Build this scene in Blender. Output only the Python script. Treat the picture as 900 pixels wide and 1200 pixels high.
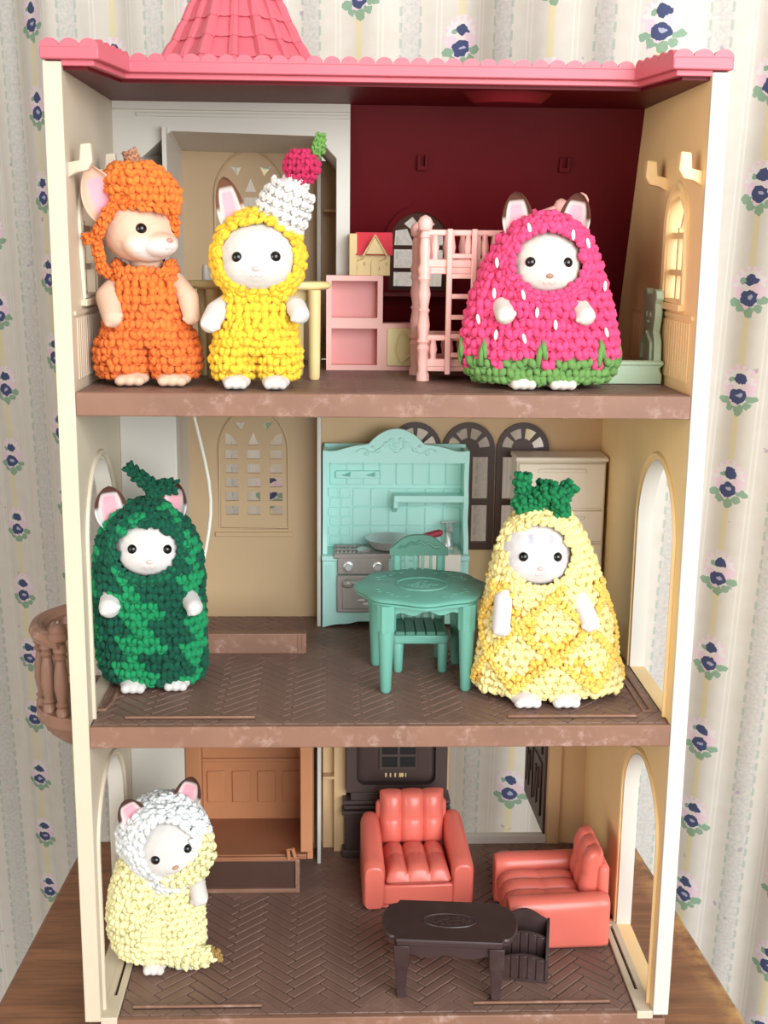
import bpy, bmesh, math, random
import numpy as np
from mathutils import Vector, Matrix, Euler
from mathutils.geometry import tessellate_polygon

# ------------------------------------------------------------------ camera, light, exposure
S = 0.0075            # all lengths below are written in toy units; one unit is 7.5 mm
PI = math.pi
SC = bpy.context.scene
COL = SC.collection
for o in list(bpy.data.objects):
    bpy.data.objects.remove(o)

CAMP = (13.56, -60.4451, 44.2455)
YAW, PITCH, ROLL, FPX = 0.0395, 0.2127, 0.0113, 1448.64
_f = Vector((math.sin(YAW) * math.cos(PITCH), math.cos(YAW) * math.cos(PITCH), -math.sin(PITCH)))
_r = Vector((math.cos(YAW), -math.sin(YAW), 0))
_u = _r.cross(_f)
_r2 = _r * math.cos(ROLL) + _u * math.sin(ROLL)
_u2 = _u * math.cos(ROLL) - _r * math.sin(ROLL)
cd = bpy.data.cameras.new('camera')
cd.sensor_fit = 'VERTICAL'
cd.sensor_height = 24.0
cd.lens = FPX / 1200.0 * 24.0
cd.clip_start = 0.01
cd.clip_end = 50
cam = bpy.data.objects.new('camera', cd)
COL.objects.link(cam)
M3 = Matrix((_r2, _u2, -_f)).transposed()
cam.matrix_world = Matrix.Translation(Vector(CAMP) * S) @ M3.to_4x4()
SC.camera = cam

SC.view_settings.view_transform = 'Standard'
SC.view_settings.look = 'None'
SC.view_settings.gamma = 1.0
SC.view_settings.use_curve_mapping = False
SC.view_settings.exposure = 0.12

W = bpy.data.worlds.new('room_light')
SC.world = W
W.use_nodes = True
bg = W.node_tree.nodes['Background']
bg.inputs['Color'].default_value = (1.0, 0.94, 0.85, 1)
bg.inputs['Strength'].default_value = 0.47


def area_light(name, loc, target, sx, sy, power, color, spread=PI):
    d = bpy.data.lights.new(name, 'AREA')
    d.shape = 'RECTANGLE'
    d.size, d.size_y = sx * S, sy * S
    d.energy = power
    d.spread = spread
    d.color = color
    o = bpy.data.objects.new(name, d)
    COL.objects.link(o)
    v = (Vector(target) - Vector(loc)).normalized()
    o.rotation_euler = v.to_track_quat('-Z', 'Y').to_euler()
    o.location = Vector(loc) * S
    return o


# daylight from the room's window, in front and to the right of the shelf of toys
area_light('window_daylight', (100, -165, 80), (16, 8, 24), 170, 160, 38.0, (0.9, 0.965, 1.0))
# added warm fill from the left, brightening the right wall's inner faces
area_light('left_fill_light', (-75, -80, 46), (32, 6, 42), 80, 90, 0.75, (1.0, 0.92, 0.82), 1.0)


# ------------------------------------------------------------------ helpers
def lin(c):
    if isinstance(c, str):
        c = tuple(int(c[i:i + 2], 16) / 255 for i in (0, 2, 4))
    return tuple((x / 12.92 if x <= 0.04045 else ((x + 0.055) / 1.055) ** 2.4) for x in c)


class NT:
    """small node-tree writer"""
    def __init__(self, m):
        self.t = m.node_tree
        self.n = self.t.nodes
        self.l = self.t.links

    def node(self, typ, **kw):
        n = self.n.new(typ)
        for k, v in kw.items():
            setattr(n, k, v)
        return n

    def put(self, sock, val):
        if isinstance(val, bpy.types.NodeSocket):
            self.l.new(val, sock)
        else:
            sock.default_value = val

    def math(self, op, a, b=None, clamp=False):
        n = self.node('ShaderNodeMath', operation=op)
        n.use_clamp = clamp
        self.put(n.inputs[0], a)
        if b is not None:
            self.put(n.inputs[1], b)
        return n.outputs[0]

    def mix(self, fac, a, b, mode='MIX'):
        n = self.node('ShaderNodeMix', data_type='RGBA', blend_type=mode)
        self.put(n.inputs[0], fac)
        self.put(n.inputs[6], a if isinstance(a, bpy.types.NodeSocket) else (*a, 1))
        self.put(n.inputs[7], b if isinstance(b, bpy.types.NodeSocket) else (*b, 1))
        return n.outputs[2]

    def noise(self, vec, scale, detail=3, rough=0.5):
        n = self.node('ShaderNodeTexNoise')
        n.inputs['Scale'].default_value = scale
        n.inputs['Detail'].default_value = detail
        n.inputs['Roughness'].default_value = rough
        if vec is not None:
            self.l.new(vec, n.inputs['Vector'])
        return n.outputs[0]

    def ramp(self, fac, lo, hi):
        n = self.node('ShaderNodeMapRange')
        self.put(n.inputs[0], fac)
        n.inputs[1].default_value = lo
        n.inputs[2].default_value = hi
        n.clamp = True
        return n.outputs[0]


def new_mat(name):
    m = bpy.data.materials.new(name)
    m.use_nodes = True
    t = NT(m)
    return m, t, t.n['Principled BSDF']


def mat(name, col, rough=0.45, var=0.05, vs=60, bump=0.0, bs=900, spec=0.4, sheen=0.0, attr=False,
        wear=None, wear_amt=0.5, ws=120, metal=0.0, sss=0.0):
    """plain procedural material: colour with a little mottling, optional pale scuffs, fine relief"""
    m, t, b = new_mat(name)
    tc = t.node('ShaderNodeTexCoord').outputs['Object']
    c = lin(col)
    if attr:
        a = t.node('ShaderNodeVertexColor')
        a.layer_name = 'Col'
        base = a.outputs[0]
    else:
        base = t.node('ShaderNodeRGB').outputs[0]
        base.default_value = (*c, 1)
    nz = t.noise(tc, vs, 3)
    dark = t.mix(1.0, base, (1 - 2 * var,) * 3, 'MULTIPLY')
    out = t.mix(t.ramp(nz, 0.3, 0.7), dark, base)
    if wear:
        w1 = t.ramp(t.noise(tc, ws, 6, 0.7), 0.5, 0.72)
        w2 = t.ramp(t.noise(tc, ws * 0.25, 2), 0.45, 0.65)
        w = t.math('MULTIPLY', t.math('MULTIPLY', w1, w2), wear_amt)
        out = t.mix(w, out, lin(wear))
    t.l.new(out, b.inputs['Base Color'])
    b.inputs['Roughness'].default_value = rough
    b.inputs['Specular IOR Level'].default_value = spec
    b.inputs['Metallic'].default_value = metal
    if sheen:
        b.inputs['Sheen Weight'].default_value = sheen
        b.inputs['Sheen Roughness'].default_value = 0.5
    if sss:
        b.inputs['Subsurface Weight'].default_value = sss
        b.inputs['Subsurface Radius'].default_value = (1.0, 0.7, 0.5)
        b.inputs['Subsurface Scale'].default_value = 0.002
    if bump:
        bn = t.node('ShaderNodeBump')
        bn.inputs['Strength'].default_value = bump
        bn.inputs['Distance'].default_value = 0.0006
        t.l.new(t.noise(tc, bs, 3), bn.inputs['Height'])
        t.l.new(bn.outputs[0], b.inputs['Normal'])
    return m


class MB:
    """collects shapes in toy units; off is subtracted so that a thing may be written in house coordinates"""
    def __init__(self, off=(0, 0, 0)):
        self.v, self.f, self.off = [], [], Vector(off)

    def add(self, vs, fs, M=None):
        b = len(self.v)
        for p in vs:
            p = Vector(p)
            if M is not None:
                p = M @ p
            self.v.append(p - self.off)
        self.f += [tuple(i + b for i in q) for q in fs]
        return self

    def box(self, x0, x1, y0, y1, z0, z1, M=None):
        vs = [(x, y, z) for z in (z0, z1) for y in (y0, y1) for x in (x0, x1)]
        return self.add(vs, [(0, 2, 3, 1), (4, 5, 7, 6), (0, 1, 5, 4), (2, 6, 7, 3), (0, 4, 6, 2), (1, 3, 7, 5)], M)

    def plate(self, outer, holes, fn, t0, t1, M=None):
        """flat shape with holes, given in 2-D and extruded from t0 to t1; fn(a, b, t) gives the point"""
        loops = [outer] + list(holes)
        flat = [p for l in loops for p in l]
        tris = tessellate_polygon([[Vector((p[0], p[1], 0)) for p in l] for l in loops])
        n = len(flat)
        vs = [fn(p[0], p[1], t0) for p in flat] + [fn(p[0], p[1], t1) for p in flat]
        fs = [tuple(t) for t in tris] + [tuple(i + n for i in reversed(t)) for t in tris]
        k = 0
        for l in loops:
            m = len(l)
            for i in range(m):
                a, b = k + i, k + (i + 1) % m
                fs.append((a, b, b + n, a + n))
            k += m
        return self.add(vs, fs, M)

    def lathe(self, prof, c=(0, 0, 0), seg=20, sx=1, sy=1, M=None, lobes=None):
        """prof: (radius, height) from bottom to top about the z axis"""
        vs, fs = [], []
        for r, z in prof:
            for k in range(seg):
                a = 2 * PI * k / seg
                q = r * (1 + (lobes[1] * math.cos(lobes[0] * a) if lobes else 0))
                vs.append((c[0] + q * sx * math.cos(a), c[1] + q * sy * math.sin(a), c[2] + z))
        for i in range(len(prof) - 1):
            for k in range(seg):
                a, b = i * seg + k, i * seg + (k + 1) % seg
                fs.append((a, b, b + seg, a + seg))
        fs.append(tuple(reversed(range(seg))))
        fs.append(tuple(range((len(prof) - 1) * seg, len(prof) * seg)))
        return self.add(vs, fs, M)

    def tube(self, pts, r, seg=8, M=None, closed=False):
        pts = [Vector(p) for p in pts]
        n = len(pts)
        rs = r if isinstance(r, (list, tuple)) else [r] * n
        vs, fs = [], []
        ref = None
        for i, p in enumerate(pts):
            if closed:
                t = pts[(i + 1) % n] - pts[i - 1]
            else:
                t = pts[min(i + 1, n - 1)] - pts[max(i - 1, 0)]
            t.normalize()
            if ref is None:
                ref = t.orthogonal().normalized()
            ref = (ref - t * ref.dot(t)).normalized()
            bi = t.cross(ref)
            for k in range(seg):
                a = 2 * PI * k / seg
                vs.append(p + (ref * math.cos(a) + bi * math.sin(a)) * rs[i])
        for i in range(n if closed else n - 1):
            j = (i + 1) % n
            for k in range(seg):
                fs.append((i * seg + k, i * seg + (k + 1) % seg, j * seg + (k + 1) % seg, j * seg + k))
        if not closed:
            fs.append(tuple(reversed(range(seg))))
            fs.append(tuple(range((n - 1) * seg, n * seg)))
        return self.add(vs, fs, M)

    def ball(self, c, r, M=None, sub=2):
        V, F = ico(sub)
        r = r if isinstance(r, (tuple, list)) else (r, r, r)
        return self.add([(c[0] + p[0] * r[0], c[1] + p[1] * r[1], c[2] + p[2] * r[2]) for p in V], F, M)

    def loft(self, rings, M=None, caps=True):
        n = len(rings[0])
        vs = [p for r in rings for p in r]
        fs = []
        for i in range(len(rings) - 1):
            for k in range(n):
                fs.append((i * n + k, i * n + (k + 1) % n, (i + 1) * n + (k + 1) % n, (i + 1) * n + k))
        if caps:
            fs.append(tuple(reversed(range(n))))
            fs.append(tuple(range((len(rings) - 1) * n, len(rings) * n)))
        return self.add(vs, fs, M)

    def mesh(self, name, angle=38, recalc=True):
        me = bpy.data.meshes.new(name)
        me.from_pydata([tuple(p * S) for p in self.v], [], self.f)
        if recalc:
            bm = bmesh.new()
            bm.from_mesh(me)
            bmesh.ops.recalc_face_normals(bm, faces=bm.faces)
            bm.to_mesh(me)
            bm.free()
        me.polygons.foreach_set('use_smooth', [True] * len(me.polygons))
        me.set_sharp_from_angle(angle=math.radians(angle))
        me.update()
        return me


_ICO = {}


def ico(sub):
    if sub not in _ICO:
        bm = bmesh.new()
        bmesh.ops.create_icosphere(bm, subdivisions=sub, radius=1)
        bm.verts.ensure_lookup_table()
        _ICO[sub] = ([tuple(v.co) for v in bm.verts], [tuple(v.index for v in f.verts) for f in bm.faces])
        bm.free()
    return _ICO[sub]


def link(name, me, m, parent=None, bevel=0, loc=None):
    o = bpy.data.objects.new(name, me)
    COL.objects.link(o)
    if m is not None and not me.materials:
        me.materials.append(m)
    if parent is not None:
        o.parent = parent
    if loc is not None:
        o.location = Vector(loc) * S
    if bevel:
        b = o.modifiers.new('bevel', 'BEVEL')
        b.width = bevel * S
        b.segments = 2
        b.limit_method = 'ANGLE'
        b.angle_limit = math.radians(35)
        b.harden_normals = False
    return o


def obj(name, mb, m, parent=None, bevel=0, angle=38, loc=None):
    return link(name, mb.mesh(name, angle), m, parent, bevel, loc)


def tag(o, label, cat, group=None, kind=None):
    if label:
        o['label'] = label
    if cat:
        o['category'] = cat
    if group:
        o['group'] = group
    if kind:
        o['kind'] = kind
    return o


def thing(name, label, cat, loc=(0, 0, 0), rz=0.0, group=None):
    o = bpy.data.objects.new(name, None)
    COL.objects.link(o)
    o.empty_display_size = 0.01
    o.location = (Vector(loc) + Vector((0, 0, 0 if name in ('dollhouse', 'display_table') else 0.02))) * S
    o.rotation_euler = (0, 0, rz)
    return tag(o, label, cat, group)


def arch_pts(a0, a1, b0, bs, bt, n=14, point=0.0):
    """arched outline: sides from b0 up to the spring bs, crown at bt; point 0 round .. 1 pointed"""
    c, h = (a0 + a1) / 2, (a1 - a0) / 2
    pts = [(a0, b0), (a1, b0)]
    for i in range(n + 1):
        t = PI * i / n
        x, y = math.cos(t), math.sin(t)
        if point:
            s = abs(x)
            yp = math.sqrt(max(0.0, 1 - ((s + 0.45) / 1.45) ** 2)) / math.sqrt(1 - (0.45 / 1.45) ** 2)
            y = y * (1 - point) + yp * point
        pts.append((c + h * x, bs + (bt - bs) * y))
    return pts


XZ = lambda a, b, t: (a, t, b)      # plate standing across the depth
YZ = lambda a, b, t: (t, a, b)      # plate standing along the depth
XY = lambda a, b, t: (a, b, t)      # lying plate
rnd = random.Random(7)

# ------------------------------------------------------------------ materials of the house
m_cream = mat('cream_plastic', 'cdbea6', 0.42, 0.02, 30, spec=0.4)
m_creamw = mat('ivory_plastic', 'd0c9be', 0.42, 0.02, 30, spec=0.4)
m_shadetan = mat('shade_warmed_plastic', 'f8d69c', 0.42, 0.03, 30, spec=0.4)  # cream wall plastic with the right side's warm shade put into the colour
m_tanback = mat('beige_plastic', 'd4b084', 0.45, 0.03, 30, spec=0.4)
m_shaft = mat('pale_beige_plastic', 'bb9d78', 0.45, 0.03, 30, spec=0.4)
m_brown = mat('brown_floor_plastic', '8b6552', 0.5, 0.10, 40, bump=0.15, bs=500, spec=0.35, wear='c9aba0', wear_amt=0.55, ws=260)
m_plank = mat('brown_plank_plastic', '84665a', 0.5, 0.12, 50, bump=0.2, bs=700, spec=0.35, wear='a88a7a', wear_amt=0.35, ws=200)
m_joint = mat('dark_joint_plastic', '4a352a', 0.6, 0.05, 50)
m_roof = mat('rose_red_plastic', 'cf6470', 0.38, 0.04, 40, spec=0.45)
m_red = mat('wine_red_plastic', '5e0d14', 0.45, 0.05, 30, spec=0.2)
m_dkbrown = mat('dark_brown_plastic', '4c342b', 0.4, 0.06, 60, spec=0.4)
m_peach = mat('peach_plastic', 'be8159', 0.42, 0.04, 40)
m_peachfloor = mat('reddish_brown_plastic', '9a6548', 0.4, 0.05, 50)
m_cord = mat('white_cord', 'f0ebdc', 0.7)

# ------------------------------------------------------------------ table under the house
def wood_mat():
    m, t, b = new_mat('brown_table_wood')
    tc = t.node('ShaderNodeTexCoord').outputs['Object']
    mp = t.node('ShaderNodeMapping')
    mp.inputs['Scale'].default_value = (6, 90, 90)
    t.l.new(tc, mp.inputs['Vector'])
    n1 = t.noise(mp.outputs[0], 1.0, 6, 0.65)
    n2 = t.noise(mp.outputs[0], 7.0, 3, 0.6)
    n3 = t.noise(tc, 9.0, 3, 0.6)
    c = t.mix(t.ramp(n1, 0.3, 0.7), lin('6b4229'), lin('9c6a48'))
    c = t.mix(t.math('MULTIPLY', t.ramp(n2, 0.45, 0.75), 0.5), c, lin('3d2415'))
    c = t.mix(t.math('MULTIPLY', t.ramp(n3, 0.6, 0.8), 0.5), c, lin('a37a52'))
    # varnish rubbed off along the right edge
    sx = t.node('ShaderNodeSeparateXYZ')
    t.l.new(tc, sx.inputs[0])
    e = t.math('ADD', sx.outputs[0], t.math('MULTIPLY', sx.outputs[1], 0.06))
    ew = t.math('MULTIPLY', t.ramp(e, 19.2 * S, 20.6 * S), t.ramp(t.noise(tc, 60.0, 4, 0.7), 0.42, 0.62))
    c = t.mix(t.math('MULTIPLY', ew, 0.8), c, lin('c79a5c'))
    t.l.new(c, b.inputs['Base Color'])
    b.inputs['Roughness'].default_value = 0.5
    bn = t.node('ShaderNodeBump')
    bn.inputs['Strength'].default_value = 0.25
    bn.inputs['Distance'].default_value = 0.0005
    t.l.new(n2, bn.inputs['Height'])
    t.l.new(bn.outputs[0], b.inputs['Normal'])
    return m


m_wood = wood_mat()
tb = thing('display_table', 'brown wooden table carrying the dollhouse', 'table', (15.7, 8, 1.4))
mb = MB((15.7, 8, 1.4))
mb.plate([(-5.9, -22), (36.9, -22), (36.9, 2), (35.5, 23.6), (-4.8, 23.6), (-5.9, 2)], [], XY, -1.2, 1.4)
obj('tabletop', mb, m_wood, tb, bevel=0.25)
for x in (-2, 33):
    for y in (-18, 19):
        obj('leg', MB((15.7, 8, 1.4)).box(x - 1.6, x + 1.6, y - 1.6, y + 1.6, -95, -1.2), m_wood, tb, bevel=0.2)


# ------------------------------------------------------------------ curtain with printed flowers
def curtain_mat():
    m, t, b = new_mat('printed_curtain_cotton')
    uv = t.node('ShaderNodeUVMap').outputs[0]
    nzv = t.node('ShaderNodeTexNoise')
    nzv.inputs['Scale'].default_value = 2.2
    nzv.inputs['Detail'].default_value = 3
    t.l.new(uv, nzv.inputs['Vector'])
    sub = t.node('ShaderNodeVectorMath', operation='SUBTRACT')
    t.l.new(nzv.outputs['Color'], sub.inputs[0])
    sub.inputs[1].default_value = (0.5, 0.5, 0.5)
    scl = t.node('ShaderNodeVectorMath', operation='SCALE')
    t.l.new(sub.outputs[0], scl.inputs[0])
    scl.inputs['Scale'].default_value = 0.55
    wob = t.node('ShaderNodeVectorMath', operation='ADD')
    t.l.new(uv, wob.inputs[0])
    t.l.new(scl.outputs[0], wob.inputs[1])

    def sep(v):
        s = t.node('ShaderNodeSeparateXYZ')
        t.l.new(v, s.inputs[0])
        return s.outputs[0], s.outputs[1]
    u0, v0 = sep(uv)
    u1, v1 = sep(wob.outputs[0])
    PU, PV = 7.8, 7.1

    def cell(u, v):
        cu = t.math('DIVIDE', u, PU)
        col = t.math('FLOOR', cu)
        a = t.math('MULTIPLY', t.math('SUBTRACT', t.math('SUBTRACT', cu, col), 0.5), PU)
        par = t.math('MULTIPLY', t.math('MODULO', t.math('ABSOLUTE', col), 2.0), 0.5)
        cv = t.math('ADD', t.math('DIVIDE', v, PV), par)
        bb = t.math('MULTIPLY', t.math('SUBTRACT', t.math('FRACT', cv), 0.5), PV)
        return a, bb
    a0, b0 = cell(u0, v0)
    a1, b1 = cell(u1, v1)
    c = t.mix(t.noise(uv, 0.7, 3), lin('d6cfc6'), lin('cac0b3'))
    # tiny scattered buds
    vo = t.node('ShaderNodeTexVoronoi')
    vo.inputs['Scale'].default_value = 0.42
    t.l.new(wob.outputs[0], vo.inputs['Vector'])
    c = t.mix(t.math('MULTIPLY', t.math('LESS_THAN', vo.outputs[0], 0.075), 0.7), c, lin('a98da6'))
    # wide grey leaf band with dashed green edges, half-way between the flower stripes
    ed = t.math('SUBTRACT', PU / 2, t.math('ABSOLUTE', a0))
    band = t.math('LESS_THAN', ed, 0.75)
    leaf = t.ramp(t.noise(uv, 3.4, 4, 0.65), 0.42, 0.62)
    c = t.mix(t.math('MULTIPLY', band, t.math('ADD', 0.12, t.math('MULTIPLY', leaf, 0.38))), c, lin('a3a4aa'))
    dash = t.math('LESS_THAN', t.math('FRACT', t.math('MULTIPLY', v0, 0.9)), 0.6)
    edge = t.math('LESS_THAN', t.math('ABSOLUTE', t.math('SUBTRACT', ed, 0.75)), 0.1)
    c = t.mix(t.math('MULTIPLY', t.math('MULTIPLY', dash, edge), 0.5), c, lin('8fa593'))
    for x in (1.55, 1.9):
        ln = t.math('LESS_THAN', t.math('ABSOLUTE', t.math('SUBTRACT', t.math('ABSOLUTE', a0), x)), 0.06)
        c = t.mix(t.math('MULTIPLY', ln, 0.35), c, lin('e6e2dc'))
    # yellow ribbon
    c = t.mix(t.math('MULTIPLY', t.math('LESS_THAN', t.math('ABSOLUTE', a0), 0.26), 0.7), c, lin('d8c896'))

    def disc(x, y, r, ry=None):
        k = 1.0
        dx = t.math('DIVIDE', t.math('SUBTRACT', a1, x * k), r * k)
        dy = t.math('DIVIDE', t.math('SUBTRACT', b1, y * k), (ry or r) * k)
        d = t.math('ADD', t.math('MULTIPLY', dx, dx), t.math('MULTIPLY', dy, dy))
        return t.math('LESS_THAN', d, 1.0)
    # pale lace halo with pink dots, leaves, pink buds, dark blue roses
    c = t.mix(t.math('MULTIPLY', disc(0, 0.35, 1.25, 1.5), 0.75), c, lin('dcd2d2'))
    for k in range(9):
        an = math.radians(-10 + k * 25)
        c = t.mix(0.8, c, c) if False else t.mix(t.math('MULTIPLY', disc(1.25 * math.cos(an), 0.45 + 1.2 * math.sin(an), 0.17), 0.8), c, lin('dcbcc6'))
    for (x, y, r, ry) in ((-1.05, -0.75, 0.42, 0.3), (1.1, -0.6, 0.5, 0.28), (0.1, -1.45, 0.4, 0.42), (-0.6, -1.2, 0.35, 0.3),
                          (0.75, -1.15, 0.35, 0.28), (-0.55, 0.75, 0.25, 0.2)):
        c = t.mix(t.math('MULTIPLY', disc(x, y, r, ry), 0.9), c, lin('7d9c82'))
    for (x, y, r, ry) in ((0.75, 0.05, 0.5, 0.48), (-0.75, -0.05, 0.4, 0.42), (0.5, 0.6, 0.28, 0.26), (-0.25, -0.95, 0.3, 0.25)):
        c = t.mix(t.math('MULTIPLY', disc(x, y, r, ry), 0.9), c, lin('dcbfc9'))
    for (x, y, r, ry) in ((-0.02, -0.45, 0.68, 0.56), (0.02, 0.85, 0.45, 0.42), (0.42, 0.75, 0.2, 0.2)):
        c = t.mix(disc(x, y, r, ry), c, lin('4a5070'))
    c = t.mix(t.math('MULTIPLY', disc(0.08, -0.4, 0.26, 0.14), 0.8), c, lin('b9b7cc'))
    t.l.new(c, b.inputs['Base Color'])
    b.inputs['Roughness'].default_value = 0.9
    b.inputs['Specular IOR Level'].default_value = 0.1
    wv = t.noise(uv, 22.0, 2)
    bn = t.node('ShaderNodeBump')
    bn.inputs['Strength'].default_value = 0.25
    bn.inputs['Distance'].default_value = 0.0005
    t.l.new(wv, bn.inputs['Height'])
    t.l.new(bn.outputs[0], b.inputs['Normal'])
    return m


def make_curtain():
    """one hanging sheet, nearer on the right, with soft folds that deepen downwards"""
    nu, nv = 260, 46
    z_top, z_bot = 96.0, -62.0
    x0, y0, x1, y1 = -42.0, 69.0, 56.0, 19.0
    L = math.hypot(x1 - x0, y1 - y0)
    d = Vector(((x1 - x0) / L, (y1 - y0) / L, 0))
    nrm = Vector((d.y, -d.x, 0))          # towards the viewer
    if nrm.y > 0:
        nrm = -nrm
    vs, uvs = [], []
    ru = random.Random(3)
    for j in range(nv + 1):
        v = j / nv
        z = z_top + (z_bot - z_top) * v
        back = 0.115 * (44 - z)
        amp = 0.55 + 0.5 * v
        acc, prev = 0.0, None
        for i in range(nu + 1):
            s = L * i / nu
            ph = s / 9.3 + 0.6 * math.sin(s / 21.0)
            w = amp * (1.5 * math.sin(ph * 2 * PI * 0.5) + 0.55 * math.sin(ph * 2 * PI * 1.13 + 1.3 + 0.4 * v) + 0.2 * math.sin(ph * 17 + 2 * v))
            p = Vector((x0, y0 + back, z)) + d * s + nrm * w
            vs.append(p)
            q = Vector((s, w))
            if prev is not None:
                acc += (q - prev).length
            prev = q
            uvs.append((acc, z / math.cos(math.atan(0.115))))
    mbc = MB((14, 40, -62))
    fs = [(j * (nu + 1) + i, j * (nu + 1) + i + 1, (j + 1) * (nu + 1) + i + 1, (j + 1) * (nu + 1) + i) for j in range(nv) for i in range(nu)]
    mbc.add(vs, fs)
    me = mbc.mesh('curtain', 180, recalc=False)
    # stretch of the cloth is taken from the top row so that the stripes hang straight
    lay = me.uv_layers.new(name='UVMap')
    for lp in me.loops:
        j, i = divmod(lp.vertex_index, nu + 1)
        lay.data[lp.index].uv = (uvs[i][0] + 7.2, uvs[lp.vertex_index][1] + 1.0)
    o = link('curtain', me, curtain_mat(), loc=(14, 40, -62))
    so = o.modifiers.new('cloth_thickness', 'SOLIDIFY')
    so.thickness = 0.12 * S
    return tag(o, 'off-white curtain printed with blue roses and yellow ribbons hanging behind the dollhouse', 'curtain')


make_curtain()

# ------------------------------------------------------------------ the dollhouse
Z1, Z2, Z0 = 37.09, 19.77, 2.81          # tops of the three floors
XL, XR = 0.85, 31.15                      # inner faces of the side walls
HL = (16, 10, 1.4)
house = thing('dollhouse', 'tall three-storey cream dollhouse with rose-red tiled roof and brown floors', 'dollhouse', HL)
HB = lambda: MB(HL)


def clip_poly(poly, x0, x1, y0, y1):
    for ax, lim, sgn in ((0, x0, 1), (0, x1, -1), (1, y0, 1), (1, y1, -1)):
        out = []
        for i in range(len(poly)):
            p, q = poly[i - 1], poly[i]
            dp, dq = (p[ax] - lim) * sgn, (q[ax] - lim) * sgn
            if dp >= 0:
                out.append(p)
            if (dp >= 0) != (dq >= 0):
                t = dp / (dp - dq)
                out.append((p[0] + (q[0] - p[0]) * t, p[1] + (q[1] - p[1]) * t))
        poly = out
        if len(poly) < 3:
            return []
    return poly


# the plank: top a little smaller than its foot, so that the joints are grooves
PW, PN = 0.66, 4
PLn = PW * PN
pl = MB()
g0, g1, h = 0.03, 0.085, 0.1
pl.add([(g0, g0, 0), (PLn - g0, g0, 0), (PLn - g0, PW - g0, 0), (g0, PW - g0, 0),
        (g1, g1, h), (PLn - g1, g1, h), (PLn - g1, PW - g1, h), (g1, PW - g1, h)],
       [(4, 5, 6, 7), (0, 1, 5, 4), (1, 2, 6, 5), (2, 3, 7, 6), (3, 0, 4, 7), (0, 3, 2, 1)])
plank_me = pl.mesh('plank', 20)


def floor_level(name, ztop, thick, y_back, n_single, x0, x1):
    slab = obj(name, HB().box(XL, XR, 0.2, y_back, ztop - thick + 0.02, ztop - 0.085), m_joint, house)
    obj('front_edge', HB().box(XL, XR, 0, 0.36, ztop - thick, ztop), m_brown, slab, bevel=0.06)
    # herringbone laid at 45 degrees
    items = []
    ca = math.cos(PI / 4)
    for k in range(-60, 90):
        for m in range(-30, 30):
            ox, oy = k * PW + m * PN * PW, k * PW - m * PN * PW
            for vert in (0, 1):
                rect = [(0, 0), (PLn, 0), (PLn, PW), (0, PW)] if not vert else [(0, PW), (PW, PW), (PW, PW + PLn), (0, PW + PLn)]
                pts = [(ox + a, oy + b) for a, b in rect]
                pts = [((a - b) * ca + 15, (a + b) * ca) for a, b in pts]
                cx = sum(p[0] for p in pts) / 4
                cy = sum(p[1] for p in pts) / 4
                if x0 - 3 < cx < x1 + 3 and -3 < cy < y_back + 3:
                    items.append((cy, cx, vert, pts))
    items.sort()
    rest = HB()
    n = 0
    for cy, cx, vert, pts in items:
        inside = all(x0 <= p[0] <= x1 and 0.42 <= p[1] <= y_back - 0.05 for p in pts)
        if inside and n < n_single:
            o = bpy.data.objects.new('plank', plank_me)
            COL.objects.link(o)
            if not plank_me.materials:
                plank_me.materials.append(m_plank)
            o.parent = slab
            ang = PI / 4 if not vert else 3 * PI / 4
            base = pts[0] if not vert else pts[1]
            o.location = (Vector((base[0], base[1], ztop - h)) - Vector(HL)) * S
            o.rotation_euler = (0, 0, ang)
            n += 1
        else:
            q = clip_poly(pts, x0, x1, 0.42, y_back - 0.05)
            if len(q) < 3:
                continue
            c = (sum(p[0] for p in q) / len(q), sum(p[1] for p in q) / len(q))
            top = []
            for p in q:
                d = math.hypot(p[0] - c[0], p[1] - c[1])
                kf = max(0.0, 1 - 0.075 / max(d, 0.08))
                top.append((c[0] + (p[0] - c[0]) * kf, c[1] + (p[1] - c[1]) * max(0.0, 1 - 0.055 / max(d, 0.08))))
            m_ = len(q)
            rest.add([(p[0], p[1], ztop - h) for p in q] + [(p[0], p[1], ztop) for p in top],
                     [tuple(range(m_, 2 * m_))] + [(i, (i + 1) % m_, (i + 1) % m_ + m_, i + m_) for i in range(m_)])
    tag(obj('planks', rest, m_plank, slab, angle=20), None, None, kind='stuff')
    return slab


slab_u = floor_level('upper_floor', Z1, 1.17, 18.4, 0, XL + 0.05, XR - 0.05)
slab_m = floor_level('middle_floor', Z2, 1.17, 20.1, 130, XL + 0.05, XR - 0.05)
slab_g = floor_level('ground_floor', Z0, 1.41, 20.1, 170, 1.75, 30.25)
obj('base_plinth', HB().box(0.1, 31.9, 0.05, 20.3, 1.4, 2.45), m_brown, slab_g, bevel=0.08)
# thin rails by the front edge of the middle and ground floors
for (s, x0, x1, y, z) in ((slab_m, 2.5, 9.3, 1.15, Z2), (slab_m, 22.7, 29.6, 1.15, Z2), (slab_g, 2.4, 9.5, 1.05, Z0), (slab_g, 21.3, 29.0, 1.05, Z0)):
    obj('slot_rail', HB().box(x0, x1, y, y + 0.14, z - 0.05, z + 0.13), m_brown, s, bevel=0.03)
    obj('slot', HB().box(x0, x1, y - 0.14, y, z - 0.05, z + 0.015), m_joint, s)

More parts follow.
